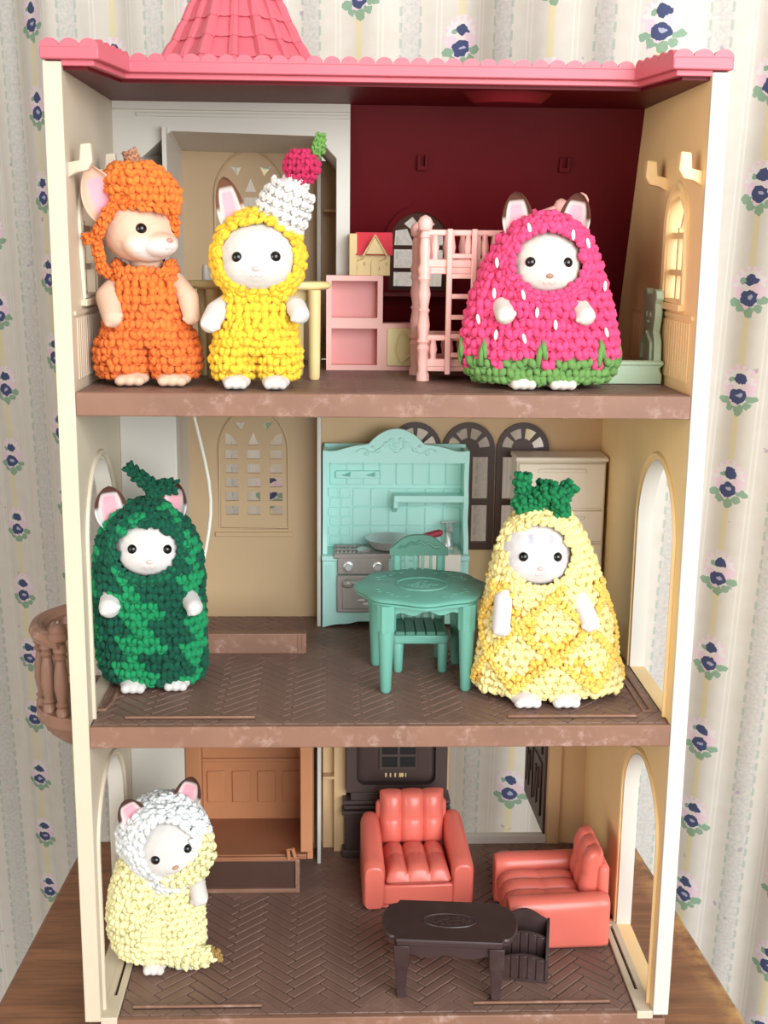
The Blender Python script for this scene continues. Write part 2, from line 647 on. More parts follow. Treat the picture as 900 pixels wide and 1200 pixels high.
# side walls with their arches and attic windows
for side in (0, 1):
    x0, x1 = (0.0, XL) if side == 0 else (XR, 32.0)
    wall = [(0, 2.75), (20.5, 2.75), (20.5, 35.6), (18.5, 35.7), (13.0, 52.2), (0, 52.4)]
    arch_m = arch_pts(1.5, 9.35, Z2 - 0.0, 28.6, 33.0, 16, 0.25)
    arch_g = arch_pts(1.1, 9.05, 2.95, 12.0, 15.75, 16, 0.25)
    att = arch_pts(2.75, 6.3, 41.65, 45.2, 47.35, 12, 0.8)
    holes = [arch_m, arch_g, att]
    wo = obj('side_wall', HB().plate(wall, holes, YZ, x0, x1), m_cream if side == 0 else m_shadetan, house)
    obj('lit_edge_strip', HB().box(x0 - 0.01, x1 + 0.01, -0.06, 0.2, 2.74, 52.35), m_cream if side == 0 else m_creamw, wo, bevel=0.05)  # added strip; on the right its paler colour stands for the lit edge
    wo['label'] = 'left cream wall with balcony arch' if side == 0 else 'right cream wall with two tall open arches'
    xi = XL if side == 0 else XR
    m_side = m_cream if side == 0 else m_shadetan
    sg = 1 if side == 0 else -1
    for ar in (arch_m, arch_g):
        rim = [p for p in ar if True]
        path = [(xi + sg * 0.02, p[0], p[1]) for p in ([ar[1]] + ar[2:] + [ar[0]])]
        cy = (ar[0][0] + ar[1][0]) / 2
        path = [(x, cy + (y - cy) * 1.06, z + (0.25 if z > ar[0][1] + 8 else 0)) for x, y, z in path]
        obj('arch_moulding', HB().tube(path, 0.16, 6), m_side, wo)
    for ar in (arch_m, arch_g):
        cy, cz_ = (ar[0][0] + ar[1][0]) / 2, ar[0][1]
        op = ar[1:] + ar[:1]
        vs = []
        for p in op:
            q = (cy + (p[0] - cy) * 0.985, cz_ + (p[1] - cz_) * 0.993)
            vs += [(x0 - 0.02, p[0], p[1]), (x1 + 0.02, p[0], p[1]), (x1 + 0.02, q[0], q[1]), (x0 - 0.02, q[0], q[1])]
        fs = []
        for i in range(len(op) - 1):
            for k in range(4):
                fs.append((i * 4 + k, i * 4 + (k + 1) % 4, i * 4 + 4 + (k + 1) % 4, i * 4 + 4 + k))
        obj('lit_jamb_strip', HB().add(vs, fs), m_creamw, wo)  # added ivory band, its pale colour stands for light on the jambs
    # attic window tracery
    fr = [(xi + sg * 0.02, 4.52 + (p[0] - 4.52) * 1.1, p[1] + (0.12 if p[1] > 43 else -0.12)) for p in att]
    wf = obj('window_frame', HB().tube(fr, 0.2, 6, closed=True), m_side, wo)
    xm = (x0 + x1) / 2
    for y in (3.95, 5.1):
        obj('muntin', HB().box(xm - 0.2, xm + 0.2, y - 0.13, y + 0.13, 41.65, 45.3), m_side, wf)
    for z in (43.0, 44.9):
        obj('muntin', HB().box(xm - 0.22, xm + 0.22, 2.75, 6.3, z - 0.15, z + 0.15), m_side, wf)
    for (ya, yb) in ((3.95, 5.5), (5.1, 3.55)):
        obj('muntin', HB().tube([(xm, ya, 45.2), (xm, ya + (yb - ya) * 0.35, 46.1), (xm, yb, 46.95)], 0.14, 6), m_side, wf)
    obj('window_ledge', HB().box(xi - 0.05 if side == 0 else xi - 0.3, xi + 0.3 if side == 0 else xi + 0.05, 2.4, 6.7, 41.1, 41.45), m_side, wo, bevel=0.05)
    # coat hooks
    for y in (0.85, 7.4):
        pr = [(0, -0.55), (0, 0.15), (0.55, 0.25), (0.62, 1.0), (1.12, 1.05), (1.18, 0.2), (0.95, -0.2), (0.45, -0.3)]
        pr = [(xi + sg * (a - 0.03), 47.75 + b) for a, b in pr]
        obj('coat_hook', HB().plate(pr, [], XZ, y - 0.28, y + 0.28), m_side, wo, bevel=0.06)
    # low boarding in the attic
    wb = HB()
    for i in range(27):
        y = 1.0 + i * 0.46
        wb.box(xi if side == 0 else xi - 0.07, xi + 0.07 if side == 0 else xi, y, y + 0.36, Z1 + 0.5, 40.6)
    tag(obj('wainscot_boards', wb, m_side, wo, bevel=0.03), None, None, kind='stuff')
    obj('dado_rail', HB().box(xi - 0.02 if side == 0 else xi - 0.1, xi + 0.1 if side == 0 else xi + 0.02, 0.6, 14.5, 40.75, 40.95), m_side, wo)
    # cream track along the ground floor with its slot
    xa, xb = (XL - 0.02, 1.72) if side == 0 else (30.28, XR + 0.02)
    out, inn = (xa, xb) if side == 0 else (xb, xa)
    lo, hi = min(xa, xb), max(xa, xb)
    ps = lo + 0.36 if side == 0 else lo + 0.36
    tr = HB().plate([(lo, -0.02), (hi, -0.02), (hi, 9.6), (lo, 9.6)], [[(ps, 2.1), (ps + 0.17, 2.1), (ps + 0.17, 8.9), (ps, 8.9)]], XY, 2.5, 2.97)
    obj('door_track', tr, m_cream, wo, bevel=0.04)
    if side == 1:
        tr = HB().plate([(30.1, 1.9), (30.8, 1.9), (30.8, 9.5), (30.1, 9.5)], [[(30.3, 2.1), (30.52, 2.1), (30.52, 9.2), (30.3, 9.2)]], XY, Z2 - 0.05, Z2 + 0.08)
        obj('door_track', tr, m_brown, wo, bevel=0.03)
    else:
        tr = HB().plate([(XL, 2.3), (1.3, 2.3), (1.5, 3.4), (1.5, 9.4), (XL, 9.4)], [[(XL + 0.12, 2.45), (1.2, 2.45), (1.35, 3.45), (1.35, 9.2), (XL + 0.12, 9.2)]], XY, Z2 - 0.05, Z2 + 0.12)
        obj('door_mat', tr, m_brown, wo, bevel=0.03)

# back wall, ground doorway and row of three arched windows
WC = (18.75, 22.3, 25.9)
win_holes = [arch_pts(c - 1.58, c + 1.58, 24.5, 31.1, 32.7, 12) for c in WC]
door_hole = [(21.5, 3.35), (28.45, 3.35), (28.45, 14.5), (21.5, 14.5)]
back = obj('back_wall', HB().plate([(12.4, 2.75), (XR, 2.75), (XR, 35.9), (12.4, 35.9)], win_holes + [door_hole], XZ, 20.15, 20.5), m_tanback, house)
for c in WC:
    out = arch_pts(c - 1.75, c + 1.75, 24.3, 31.1, 32.9, 16)
    hs = []
    for xa in (c - 1.32, c + 0.28):
        for za, zb in ((24.8, 27.35), (27.75, 30.6)):
            hs.append([(xa, za), (xa + 1.04, za), (xa + 1.04, zb), (xa, zb)])
    for k in range(4):
        a0, a1 = math.radians(k * 45 + 6), math.radians(k * 45 + 39)
        inner = [(c + 0.72 * math.cos(a0 + (a1 - a0) * i / 4), 31.1 + 0.72 * math.sin(a0 + (a1 - a0) * i / 4)) for i in range(5)]
        outer = [(c + 1.42 * math.cos(a1 - (a1 - a0) * i / 4), 31.1 + 1.42 * math.sin(a1 - (a1 - a0) * i / 4)) for i in range(5)]
        hs.append(inner + outer)
    w = obj('arched_window', HB().plate(out, hs, XZ, 19.95, 20.35), m_dkbrown, back)
    w['label'] = 'dark brown fan-topped window frame'
obj('threshold', HB().box(21.4, 28.5, 20.0, 20.55, 2.75, 3.4), m_creamw, back, bevel=0.04)
obj('door_post', HB().box(28.5, 29.4, 19.9, 20.2, 2.8, 18.5), m_tanback, back, bevel=0.04)
obj('dado_rail', HB().box(28.4, XR, 20.0, 20.2, 23.2, 23.5), m_tanback, back)
# dark door standing open outwards
dh, de = Vector((28.5, 20.25, 0)), Vector((28.25, 27.4, 0))
dv = (de - dh).normalized()
MD = Matrix.Translation(dh) @ Matrix.Rotation(math.atan2(dv.y, dv.x), 4, 'Z')
door = obj('open_door', HB().box(0, 7.2, -0.22, 0.22, 3.35, 14.3, MD), m_dkbrown, back, bevel=0.08)
for (a, b) in ((0.9, 3.4), (3.9, 6.4)):
    for (za, zb) in ((4.3, 8.4), (9.0, 13.2)):
        obj('door_panel', HB().box(a, b, 0.2, 0.34, za, zb, MD), m_dkbrown, door, bevel=0.1)
        obj('door_carving', HB().tube([MD @ Vector((a + 0.5 + (b - a - 1) * t, 0.36, za + 0.6 + (zb - za - 1.2) * (0.5 + 0.5 * math.sin(t * 12)))) for t in [i / 16 for i in range(17)]], 0.1, 5), m_dkbrown, door)

# lift shaft: front panel, cheeks, pierced back wall
sh = obj('shaft_front', HB().box(XL, 4.15, 12.0, 12.3, 2.7, 36.0), m_creamw, house, bevel=0.04)
obj('shaft_cheek', HB().box(3.7, 3.95, 12.3, 19.6, 14.5, 50.6), m_creamw, sh)
obj('shaft_post', HB().box(12.33, 12.58, 17.3, 20.1, 2.75, 49.6), m_creamw, sh, bevel=0.03)
sh_holes = []
for zb in (26.75, 44.1 - 1.35):
    for cx in (6.72, 8.15, 9.6):
        for r in range(5):
            sh_holes.append([(cx - 0.42, zb + r * 0.93), (cx + 0.42, zb + r * 0.93), (cx + 0.42, zb + r * 0.93 + 0.6), (cx - 0.42, zb + r * 0.93 + 0.6)])
    zt_ = zb + 5 * 0.93
    sh_holes.append([(6.3, zt_), (7.14, zt_), (6.75, zt_ + 0.62), (6.32, zt_ + 0.8)])
    sh_holes.append([(9.18, zt_), (10.02, zt_), (10.0, zt_ + 0.8), (9.57, zt_ + 0.62)])
    sh_holes.append([(7.8, zt_), (8.5, zt_), (8.15, zt_ + 0.85)])
    sh_holes.append([(6.9, zt_ + 1.55), (7.35, zt_ + 0.95), (7.6, zt_ + 1.5), (7.3, zt_ + 1.45)])
    sh_holes.append([(8.75, zt_ + 1.5), (9.0, zt_ + 0.95), (9.45, zt_ + 1.55), (9.05, zt_ + 1.45)])
sb = obj('shaft_back', HB().plate([(3.6, 2.75), (12.5, 2.75), (12.5, 50.4), (3.6, 50.4)], sh_holes, XZ, 19.5, 19.75), m_shaft, sh)
for zb in (26.75, 42.75):
    ar = arch_pts(5.9, 10.4, zb - 0.9, zb + 4.3, zb + 7.2, 16, 0.5)
    obj('window_moulding', HB().tube([(p[0], 19.5, p[1]) for p in ar], 0.1, 6, closed=True), m_shaft, sb)
    obj('window_ledge', HB().box(5.6, 10.7, 19.35, 19.52, zb - 1.45, zb - 1.15), m_shaft, sb, bevel=0.03)
lip = obj('lift_sill', HB().box(XL, 11.75, 11.85, 12.5, Z2 - 0.05, 21.0), m_brown, slab_m, bevel=0.06)
for x in (11.25, 11.5):
    obj('groove', HB().box(x, x + 0.1, 11.78, 11.9, Z2, 20.95), m_brown, lip)
for (z0_, z1_) in ((2.8, 18.5),):
    obj('alcove_wall', HB().box(12.7, 13.6, 19.6, 19.9, z0_, z1_), m_tanback, sh)
    obj('alcove_pilaster', HB().box(13.45, 14.3, 19.0, 20.1, z0_, z1_), m_tanback, sh, bevel=0.04)
obj('alcove_ledge', HB().box(12.7, 13.6, 18.9, 19.7, 8.25, 8.45), m_tanback, sh, bevel=0.03)
cp = [(5.0, 14, 33.91), (5.3, 14, 32.6), (5.57, 14, 31.31), (5.78, 14, 30.1), (5.88, 14, 28.92), (5.86, 14, 28), (5.75, 14, 27.05), (5.55, 14, 25.9), (5.34, 14, 24.88), (5.1, 14, 23.8), (4.9, 14, 22)]
obj('lift_cord', HB().tube([(4.85, 14, 35.9)] + cp, 0.1, 8), m_cord, sh)

# attic: cream dormer front with niche, wine-red sloping wall
panel = [(XL, Z1 - 0.05), (14.3, Z1 - 0.05), (14.3, 52.1), (XL, 52.1)]
niche = [(2.4, Z1), (13.5, Z1), (13.5, 49.05), (12.33, 50.25), (4.15, 50.42), (2.4, 48.9)]
dm = obj('dormer_front', HB().plate([(XL, Z1), (2.4, Z1), (2.4, 48.9), (4.15, 50.42), (12.33, 50.25), (13.5, 49.05), (13.5, Z1), (14.3, Z1), (14.3, 52.1), (XL, 52.1)], [], XZ, 12.93, 13.25), m_creamw, house, bevel=0.05)
obj('cornice', HB().box(XL, 14.3, 12.72, 12.95, 51.55, 52.05), m_creamw, dm, bevel=0.06)
obj('cornice_strip', HB().box(2.2, 14.28, 12.85, 12.97, 51.2, 51.42), m_creamw, dm, bevel=0.04)
obj('niche_ceiling', HB().add([(4.15, 13.2, 50.42), (12.33, 13.2, 50.25), (12.5, 19.5, 49.7), (3.6, 19.5, 49.8), (4.15, 13.2, 50.7), (12.33, 13.2, 50.55), (12.5, 19.5, 50.0), (3.6, 19.5, 50.1)],
                             [(0, 1, 2, 3), (4, 7, 6, 5), (0, 4, 5, 1), (1, 5, 6, 2), (2, 6, 7, 3), (3, 7, 4, 0)]), m_creamw, dm)
obj('niche_chamfer', HB().add([(2.4, 13.2, 48.9), (4.15, 13.2, 50.42), (3.95, 19.5, 49.8), (3.95, 19.5, 48.3), (2.2, 13.2, 49.1), (3.95, 13.2, 50.7), (3.75, 19.5, 50.1), (3.75, 19.5, 48.5)],
                             [(0, 1, 2, 3), (4, 7, 6, 5), (0, 4, 5, 1), (1, 5, 6, 2), (2, 6, 7, 3), (3, 7, 4, 0)]), m_creamw, dm)
obj('niche_side', HB().add([(2.4, 13.2, Z1), (2.4, 13.2, 48.9), (3.95, 19.5, 48.3), (3.95, 19.5, Z1), (2.2, 13.2, Z1), (2.2, 13.2, 48.9), (3.75, 19.5, 48.3), (3.75, 19.5, Z1)],
                           [(0, 3, 2, 1), (4, 5, 6, 7), (0, 1, 5, 4), (1, 2, 6, 5), (2, 3, 7, 6), (3, 0, 4, 7)]), m_creamw, dm)
obj('niche_side', HB().box(13.5, 13.75, 13.2, 19.5, Z1, 49.1), m_tanback, dm)
obj('niche_alcove', HB().box(12.58, 13.5, 19.2, 19.5, Z1, 49.3), m_tanback, dm)
obj('niche_ledge', HB().box(12.72, 13.5, 18.2, 19.3, 46.2, 46.4), m_tanback, dm, bevel=0.03)
obj('niche_slope', HB().add([(12.33, 13.2, 50.25), (13.5, 13.2, 49.05), (13.5, 19.5, 48.6), (12.5, 19.5, 49.7), (12.5, 13.2, 50.45), (13.7, 13.2, 49.2), (13.7, 19.5, 48.8), (12.7, 19.5, 49.9)],
                            [(0, 1, 2, 3), (4, 7, 6, 5), (0, 4, 5, 1), (1, 5, 6, 2), (2, 6, 7, 3), (3, 7, 4, 0)]), m_creamw, dm)

MK = (18.46 - 12.96) / (52.05 - 35.66)
XM = lambda a, b, t: (a, 12.96 + (52.05 - b) * MK + t, b)
aw = arch_pts(16.75, 20.2, 41.55, 44.3, 46.1, 16)
red = obj('sloping_wall', HB().plate([(14.28, 35.7), (XR, 35.7), (XR, 52.1), (14.28, 52.1)], [aw], XM, 0, 0.4), m_red, house)
red['label'] = 'wine-red sloping attic wall'
rim = arch_pts(16.35, 20.6, 41.3, 44.3, 46.55, 18)
obj('window_rim', HB().plate(rim, [arch_pts(16.7, 20.25, 41.55, 44.3, 46.15, 18)], XM, -0.28, 0.02), m_red, red, bevel=0.06)
o_ = arch_pts(16.68, 20.27, 41.5, 44.3, 46.18, 18)
hs = []
for xa, xb in ((17.0, 18.22), (18.72, 19.95)):
    for za, zb in ((41.8, 42.65), (42.9, 44.0)):
        hs.append([(xa, za), (xb, za), (xb, zb), (xa, zb)])
hs.append([(17.0, 44.25), (18.2, 44.25), (17.75, 45.2), (17.05, 45.1)])
hs.append([(18.75, 44.25), (19.95, 44.25), (19.9, 45.1), (19.2, 45.2)])
hs.append([(18.05, 45.9), (17.55, 45.5), (18.2, 45.0), (18.35, 45.55)])
hs.append([(18.9, 45.9), (18.6, 45.55), (18.75, 45.0), (19.4, 45.5)])
aww = obj('arched_window', HB().plate(o_, hs, XM, -0.15, 0.15), m_dkbrown, red)
aww['label'] = 'dark brown arched window with leaded tracery'
obj('window_ledge', HB().box(16.4, 20.5, 15.9, 16.6, 41.15, 41.45), m_red, red, bevel=0.05)
obj('dado_rail', HB().plate([(14.3, 40.3), (XR, 40.3), (XR, 40.5), (14.3, 40.5)], [], XM, -0.06, 0.05), m_red, red)
for x in (18.5, 26.8):
    up = [(x - 0.3, 49.35), (x - 0.3, 48.5), (x + 0.3, 48.5), (x + 0.3, 49.35), (x + 0.14, 49.35), (x + 0.14, 48.75), (x - 0.14, 48.75), (x - 0.14, 49.35)]
    obj('wall_clip', HB().plate(up, [], XM, -0.3, 0.02), m_red, red, bevel=0.03)

# roof: fascia with a row of round shingle ends, dark red ceiling, spire
FP = [(-0.05, -0.3), (2.62, -0.3), (3.35, 4.0), (28.4, 4.0), (29.2, -0.3), (32.05, -0.3)]
roof = obj('roof', HB().plate(FP + [(32.05, 13.4), (-0.05, 13.4)], [], XY, 52.42, 52.98), m_roof, house, bevel=0.06)
FP2 = [(0.1, 0.0), (2.35, 0.0), (3.1, 4.3), (28.65, 4.3), (29.45, 0.0), (31.9, 0.0)]
obj('fascia_step', HB().plate(FP2 + [(31.9, 13.3), (0.1, 13.3)], [], XY, 52.16, 52.44), m_roof, roof, bevel=0.04)
obj('attic_ceiling', HB().plate([(0.9, 0.3), (2.0, 0.3), (2.8, 4.7), (28.9, 4.7), (29.8, 0.3), (31.1, 0.3), (31.1, 13.1), (0.9, 13.1)], [], XY, 52.0, 52.18), m_red, roof)
obj('ceiling_boss', HB().lathe([(1.6, -0.55), (1.75, -0.55), (2.35, 0)], (22.4, 6.6, 52.02), 28, 1, 0.6), m_red, roof, bevel=0.03)
hd = [(0.43 * math.cos(PI * i / 8), 0.36 * math.sin(PI * i / 8)) for i in range(9)]
sm = MB().plate([(0.43, -0.2), *hd, (-0.43, -0.2)], [], XZ, 0, 0.35).mesh('shingle')
for (p, q) in zip(FP[:-1], FP[1:]):
    p, q = Vector((*p, 0)), Vector((*q, 0))
    L = (q - p).length
    n = max(1, round(L / 0.86))
    d = (q - p) / L
    for i in range(n):
        c = p + d * (L * (i + 0.5) / n)
        o = link('shingle', sm, m_roof, roof)
        o.location = (Vector((c.x, c.y + 0.02, 52.98)) - Vector(HL)) * S
        o.rotation_euler = (0, 0, math.atan2(d.y, d.x))
        o.scale = (L / n / 0.86, 1, 1)

SPC = Vector((7.82, 15.8, 0))
SPR = [(53.0, 5.1), (54.4, 4.25), (55.55, 3.55), (56.7, 2.95), (57.9, 2.4), (59.2, 1.9), (60.8, 1.42), (62.6, 1.0), (64.6, 0.6), (66.8, 0.15)]
R8 = lambda k: PI / 8 + k * PI / 4
rings = [[(SPC.x + r * math.cos(R8(k)), SPC.y + r * math.sin(R8(k)), z) for k in range(8)] for z, r in SPR]
spire = obj('spire', HB().loft(rings), m_roof, house)
spire['label'] = 'rose-red tiled spire'
obj('spire_base', HB().box(2.6, 13.2, 13.0, 20.4, 50.6, 53.05), m_roof, spire, bevel=0.1)
cz = Vector((SPC.x, SPC.y, 0)) - Vector(HL)
for i in range(len(SPR) - 2):
    (za, ra), (zb, rb) = SPR[i], SPR[i + 1]
    if i > 6:
        break
    for half in (0, 1):
        t = MB()
        # one tile of the facet that faces +x, between its edge (or middle) and its middle (or edge)
        ap, bp = ra * math.cos(PI / 8), rb * math.cos(PI / 8)
        sa, sb_ = ra * math.sin(PI / 8), rb * math.sin(PI / 8)
        u0, u1 = (-1, 0) if half == 0 else (0, 1)
        lowr, topr = [], []
        for k in range(5):
            u = u0 + (u1 - u0) * k / 4
            sag = 0.16 * (1 - (2 * k / 4 - 1) ** 2)
            lowr.append((ap + 0.24, u * sa * 0.98, za - sag + 0.05))
            topr.append((bp + 0.03, u * sb_ * 0.98, zb))
        lowi = [(p[0] - 0.2, p[1], p[2]) for p in lowr]
        topi = [(p[0] - 0.1, p[1], p[2]) for p in topr]
        n_ = 5
        vs = lowr + topr + lowi + topi
        fs = []
        for k in range(4):
            fs += [(k, k + 1, n_ + k + 1, n_ + k), (2 * n_ + k, 3 * n_ + k, 3 * n_ + k + 1, 2 * n_ + k + 1), (k, 2 * n_ + k, 2 * n_ + k + 1, k + 1)]
        t.add(vs, fs)
        me = t.mesh('shingle', 30)
        for k in range(8):
            o = link('shingle', me, m_roof, spire)
            o.location = cz * S
            o.rotation_euler = (0, 0, k * PI / 4)
    for half, rr in ((0, 0.36), (1, 0.42)):
        f0 = 1.0 if half else math.cos(PI / 8)
        rt = max(0.1, rr * (rb / 4.3) ** 0.5)
        me = MB().tube([(ra * f0 + 0.12, 0, za - 0.15), (ra * f0 * 0.5 + rb * f0 * 0.5 + 0.1, 0, (za + zb) / 2), (rb * f0 + 0.02, 0, zb)], [rt * 1.12, rt, rt * 0.8], 8).mesh('ridge_tile')
        for k in range(8):
            o = link('ridge_tile', me, m_roof, spire)
            o.location = cz * S
            o.rotation_euler = (0, 0, k * PI / 4 + (PI / 8 if half else 0))

# balcony on the left wall
bal = obj('balcony', HB().plate([(0.05, 1.5)] + [(0.05 - 2.95 * math.sin(PI * i / 20), 5.0 - 3.5 * math.cos(PI * i / 20)) for i in range(1, 20)] + [(0.05, 8.5)], [], XY, 18.9, 19.6), m_brown, house, bevel=0.15)
bal['label'] = 'small brown half-round balcony with turned balusters'
ringsb = []
for z, s in ((18.95, 0.93), (18.2, 0.85), (17.5, 0.6), (17.2, 0.35)):
    ringsb.append([(0.1 - 2.95 * s * math.sin(PI * i / 24) * (1 + 0.02 * (-1) ** i), 5.0 - 3.5 * s * math.cos(PI * i / 24), z) for i in range(25)])
obj('balcony_corbel', HB().loft(ringsb), m_brown, bal)
rail = [(0.05 - 2.75 * math.sin(PI * i / 20), 5.0 - 3.3 * math.cos(PI * i / 20), 23.75) for i in range(2, 19)]
obj('handrail', HB().tube(rail, 0.42, 8), m_brown, bal)
bprof = [(0.32, 0), (0.36, 0.25), (0.26, 0.45), (0.36, 0.6), (0.24, 0.75), (0.4, 1.6), (0.36, 2.4), (0.24, 3.05), (0.38, 3.25), (0.26, 3.4), (0.38, 3.6), (0.3, 4.0)]
bme = MB().lathe(bprof, seg=14).mesh('baluster')
for i in range(7):
    a = math.radians(22 + i * 22.7)
    o = link('baluster', bme, m_brown, bal)
    o.location = (Vector((0.05 - 2.6 * math.sin(a), 5 - 3.15 * math.cos(a), 19.6)) - Vector(HL)) * S
obj('newel_cap', HB().lathe([(0.55, 0), (0.6, 0.15), (0.45, 0.35), (0.5, 0.5), (0.3, 0.75), (0.05, 0.85)], (-0.95, 1.95, 23.9), 14), m_brown, bal)

# lift car standing at the ground floor
CL = (8, 16.5, Z0)
car = thing('lift_car', 'peach plastic lift car standing open on the ground floor of the dollhouse', 'elevator', CL)
CB = lambda: MB(CL)
obj('cabin_floor', CB().box(4.3, 11.7, 13.7, 19.2, 5.0, 5.35), m_peachfloor, car, bevel=0.05)
cb = obj('cabin_back', CB().box(4.2, 11.9, 18.95, 19.25, 5.0, 14.3), m_peach, car)
for i in range(4):
    x = 4.75 + i * 1.72
    obj('panel', CB().box(x, x + 1.25, 18.83, 18.97, 6.6, 8.9), m_peach, cb, bevel=0.08)
obj('back_rail', CB().box(4.3, 11.8, 18.8, 18.97, 9.6, 9.85), m_peach, cb, bevel=0.04)
for x0, x1 in ((4.15, 4.5), (11.75, 12.1)):
    obj('cabin_side', CB().box(x0, x1, 13.8, 19.2, 5.0, 14.3), m_peach, car)
obj('cabin_jamb', CB().box(3.98, 5.0, 13.5, 13.9, 5.2, 14.3), m_peach, car, bevel=0.06)
obj('cabin_jamb', CB().box(11.3, 12.1, 13.5, 13.9, 5.6, 14.3), m_peach, car, bevel=0.06)
ap = obj('apron', CB().box(4.4, 11.1, 13.55, 18.5, Z0, 5.0), m_dkbrown, car, bevel=0.05)
obj('apron_rail', CB().box(4.4, 11.2, 13.35, 13.6, Z0, 3.1), m_brown, ap, bevel=0.05)
obj('apron_post', CB().box(10.95, 11.25, 13.4, 13.7, Z0, 5.1), m_brown, ap, bevel=0.05)
obj('cabin_sill', CB().box(4.4, 11.2, 13.45, 13.8, 5.0, 5.3), m_peachfloor, car, bevel=0.05)
obj('latch', CB().tube([(10.55, 13.4, 5.2), (10.5, 13.3, 5.9), (10.8, 13.3, 6.0), (10.95, 13.4, 5.3)], 0.12, 6), m_peach, car)

# ------------------------------------------------------------------ furniture materials
m_pink = mat('pale_pink_plastic', 'f0b6ab', 0.4, 0.03, 40)
m_pinkbox = mat('dusty_pink_plastic', 'e09a96', 0.45, 0.04, 40)
m_butter = mat('butter_plastic', 'e9d89c', 0.45, 0.04, 40)
m_beechy = mat('pale_yellow_plastic', 'e2c98d', 0.42, 0.05, 50)
m_mint = mat('mint_plastic', 'bdeee4', 0.38, 0.03, 40)
m_teal = mat('sea_green_plastic', '6aa594', 0.36, 0.04, 40)
m_tealdk = mat('grey_green_plastic', '4f7f6e', 0.4, 0.05, 40)
m_sage = mat('pale_sage_plastic', 'b9cfae', 0.42, 0.03, 40)
m_steel = mat('grey_stove_plastic', 'a9a19b', 0.38, 0.05, 60, metal=0.2)
m_silver = mat('silver_metal', 'd6d6d6', 0.32, 0.03, 60, metal=0.55)
m_redgrip = mat('dark_red_plastic', 'a33340', 0.4, 0.04)
m_white = mat('white_plastic', 'efe9df', 0.4, 0.02)
m_drawer = mat('oatmeal_plastic', 'efe2cf', 0.4, 0.03, 40)
m_coral = mat('coral_plastic', 'e27263', 0.3, 0.03, 40, spec=0.5)
m_ebony = mat('dark_plum_brown_plastic', '41302f', 0.35, 0.08, 60, spec=0.45, wear='6b5a58', wear_amt=0.3, ws=150)
m_tvdk = mat('charcoal_brown_plastic', '50423f', 0.35, 0.05, 60)
m_redroof = mat('bright_red_plastic', 'd8414c', 0.42, 0.04)
m_sand = mat('sand_plastic', 'd9bd86', 0.45, 0.05, 60, bump=0.2, bs=600)
m_black = mat('black_void_plastic', '15120f', 0.5, 0.0)


def turned(parts):
    """height and radius pairs of a turned post"""
    return [(r, z) for z, r in parts]


# ---- attic: pale yellow table with round legs
TL = (9.3, 7.4, Z1)
t = thing('toy_table', 'pale yellow oval toy table behind the yellow-hooded doll', 'table', TL)
B = lambda: MB(TL)
obj('tabletop', B().lathe([(3.75, 0), (3.95, 0.12), (3.95, 0.3), (3.8, 0.42)], (9.3, 7.4, 41.85), 40, 1, 0.42), m_beechy, t, bevel=0.03)
obj('apron', B().box(6.6, 12.0, 6.9, 7.9, 41.2, 41.87), m_beechy, t, bevel=0.05)
for x, y in ((6.3, 8.3), (12.35, 6.4), (6.9, 6.6), (11.4, 8.4)):
    obj('leg', B().lathe(turned([(0, 0.26), (0.15, 0.31), (4.75, 0.36)]), (x, y, Z1), 16), m_beechy, t)
CHL = (6.9, 10.6, Z1)
t = thing('toy_chair', 'small cream toy chair tucked behind the pale yellow table', 'chair', CHL)
B = lambda: MB(CHL)
for x in (6.1, 7.7):
    obj('back_post', B().lathe(turned([(0, 0.2), (5.7, 0.2), (5.95, 0.12)]), (x, 11.3, Z1), 10), m_creamw, t)
    obj('leg', B().lathe(turned([(0, 0.2), (2.6, 0.22)]), (x, 9.8, Z1), 10), m_creamw, t)
obj('seat', B().box(5.8, 8.0, 9.5, 11.5, 39.6, 39.95), m_creamw, t, bevel=0.08)
obj('backrest', B().box(6.1, 7.7, 11.22, 11.42, 41.0, 42.6), m_creamw, t, bevel=0.05)

# ---- attic: pink storage cubes
CU = (15.4, 14.4, Z1)
t = thing('storage_cubes', 'pink stepped storage cubes with a butter-yellow door below the red wall', 'shelf unit', CU)
B = lambda: MB(CU)


def cube(x0, x1, z0, z1, yb, open_):
    fr = B()
    w = 0.3
    fr.plate([(x0, z0), (x1, z0), (x1, z1), (x0, z1)], [[(x0 + w, z0 + w), (x1 - w, z0 + w), (x1 - w, z1 - w), (x0 + w, z1 - w)]], XZ, 11.5, yb)
    o = obj('cube_frame', fr, m_pink, t)
    obj('cube_back', B().box(x0 + 0.1, x1 - 0.1, yb - 0.2, yb + 0.02, z0 + 0.1, z1 - 0.1), m_pinkbox, o)
    return o


cube(12.95, 16.2, 39.8, 42.5, 12.8, True)
cube(12.95, 16.2, Z1, 39.8, 12.8, True)
c3 = cube(16.2, 18.9, Z1, 39.8, 12.8, False)
d = obj('cube_door', B().box(16.45, 18.65, 11.4, 11.75, 37.35, 39.55), m_butter, t, bevel=0.06)
obj('door_emboss', B().tube([(17.5 + 0.55 * math.cos(a), 11.38, 38.45 + 0.75 * math.sin(a) * (1 + 0.25 * math.cos(3 * a))) for a in [i * 2 * PI / 24 for i in range(24)]], 0.07, 6, closed=True), m_butter, d)
obj('door_knob', B().ball((17.9, 11.3, 39.05), 0.17), m_butter, d)

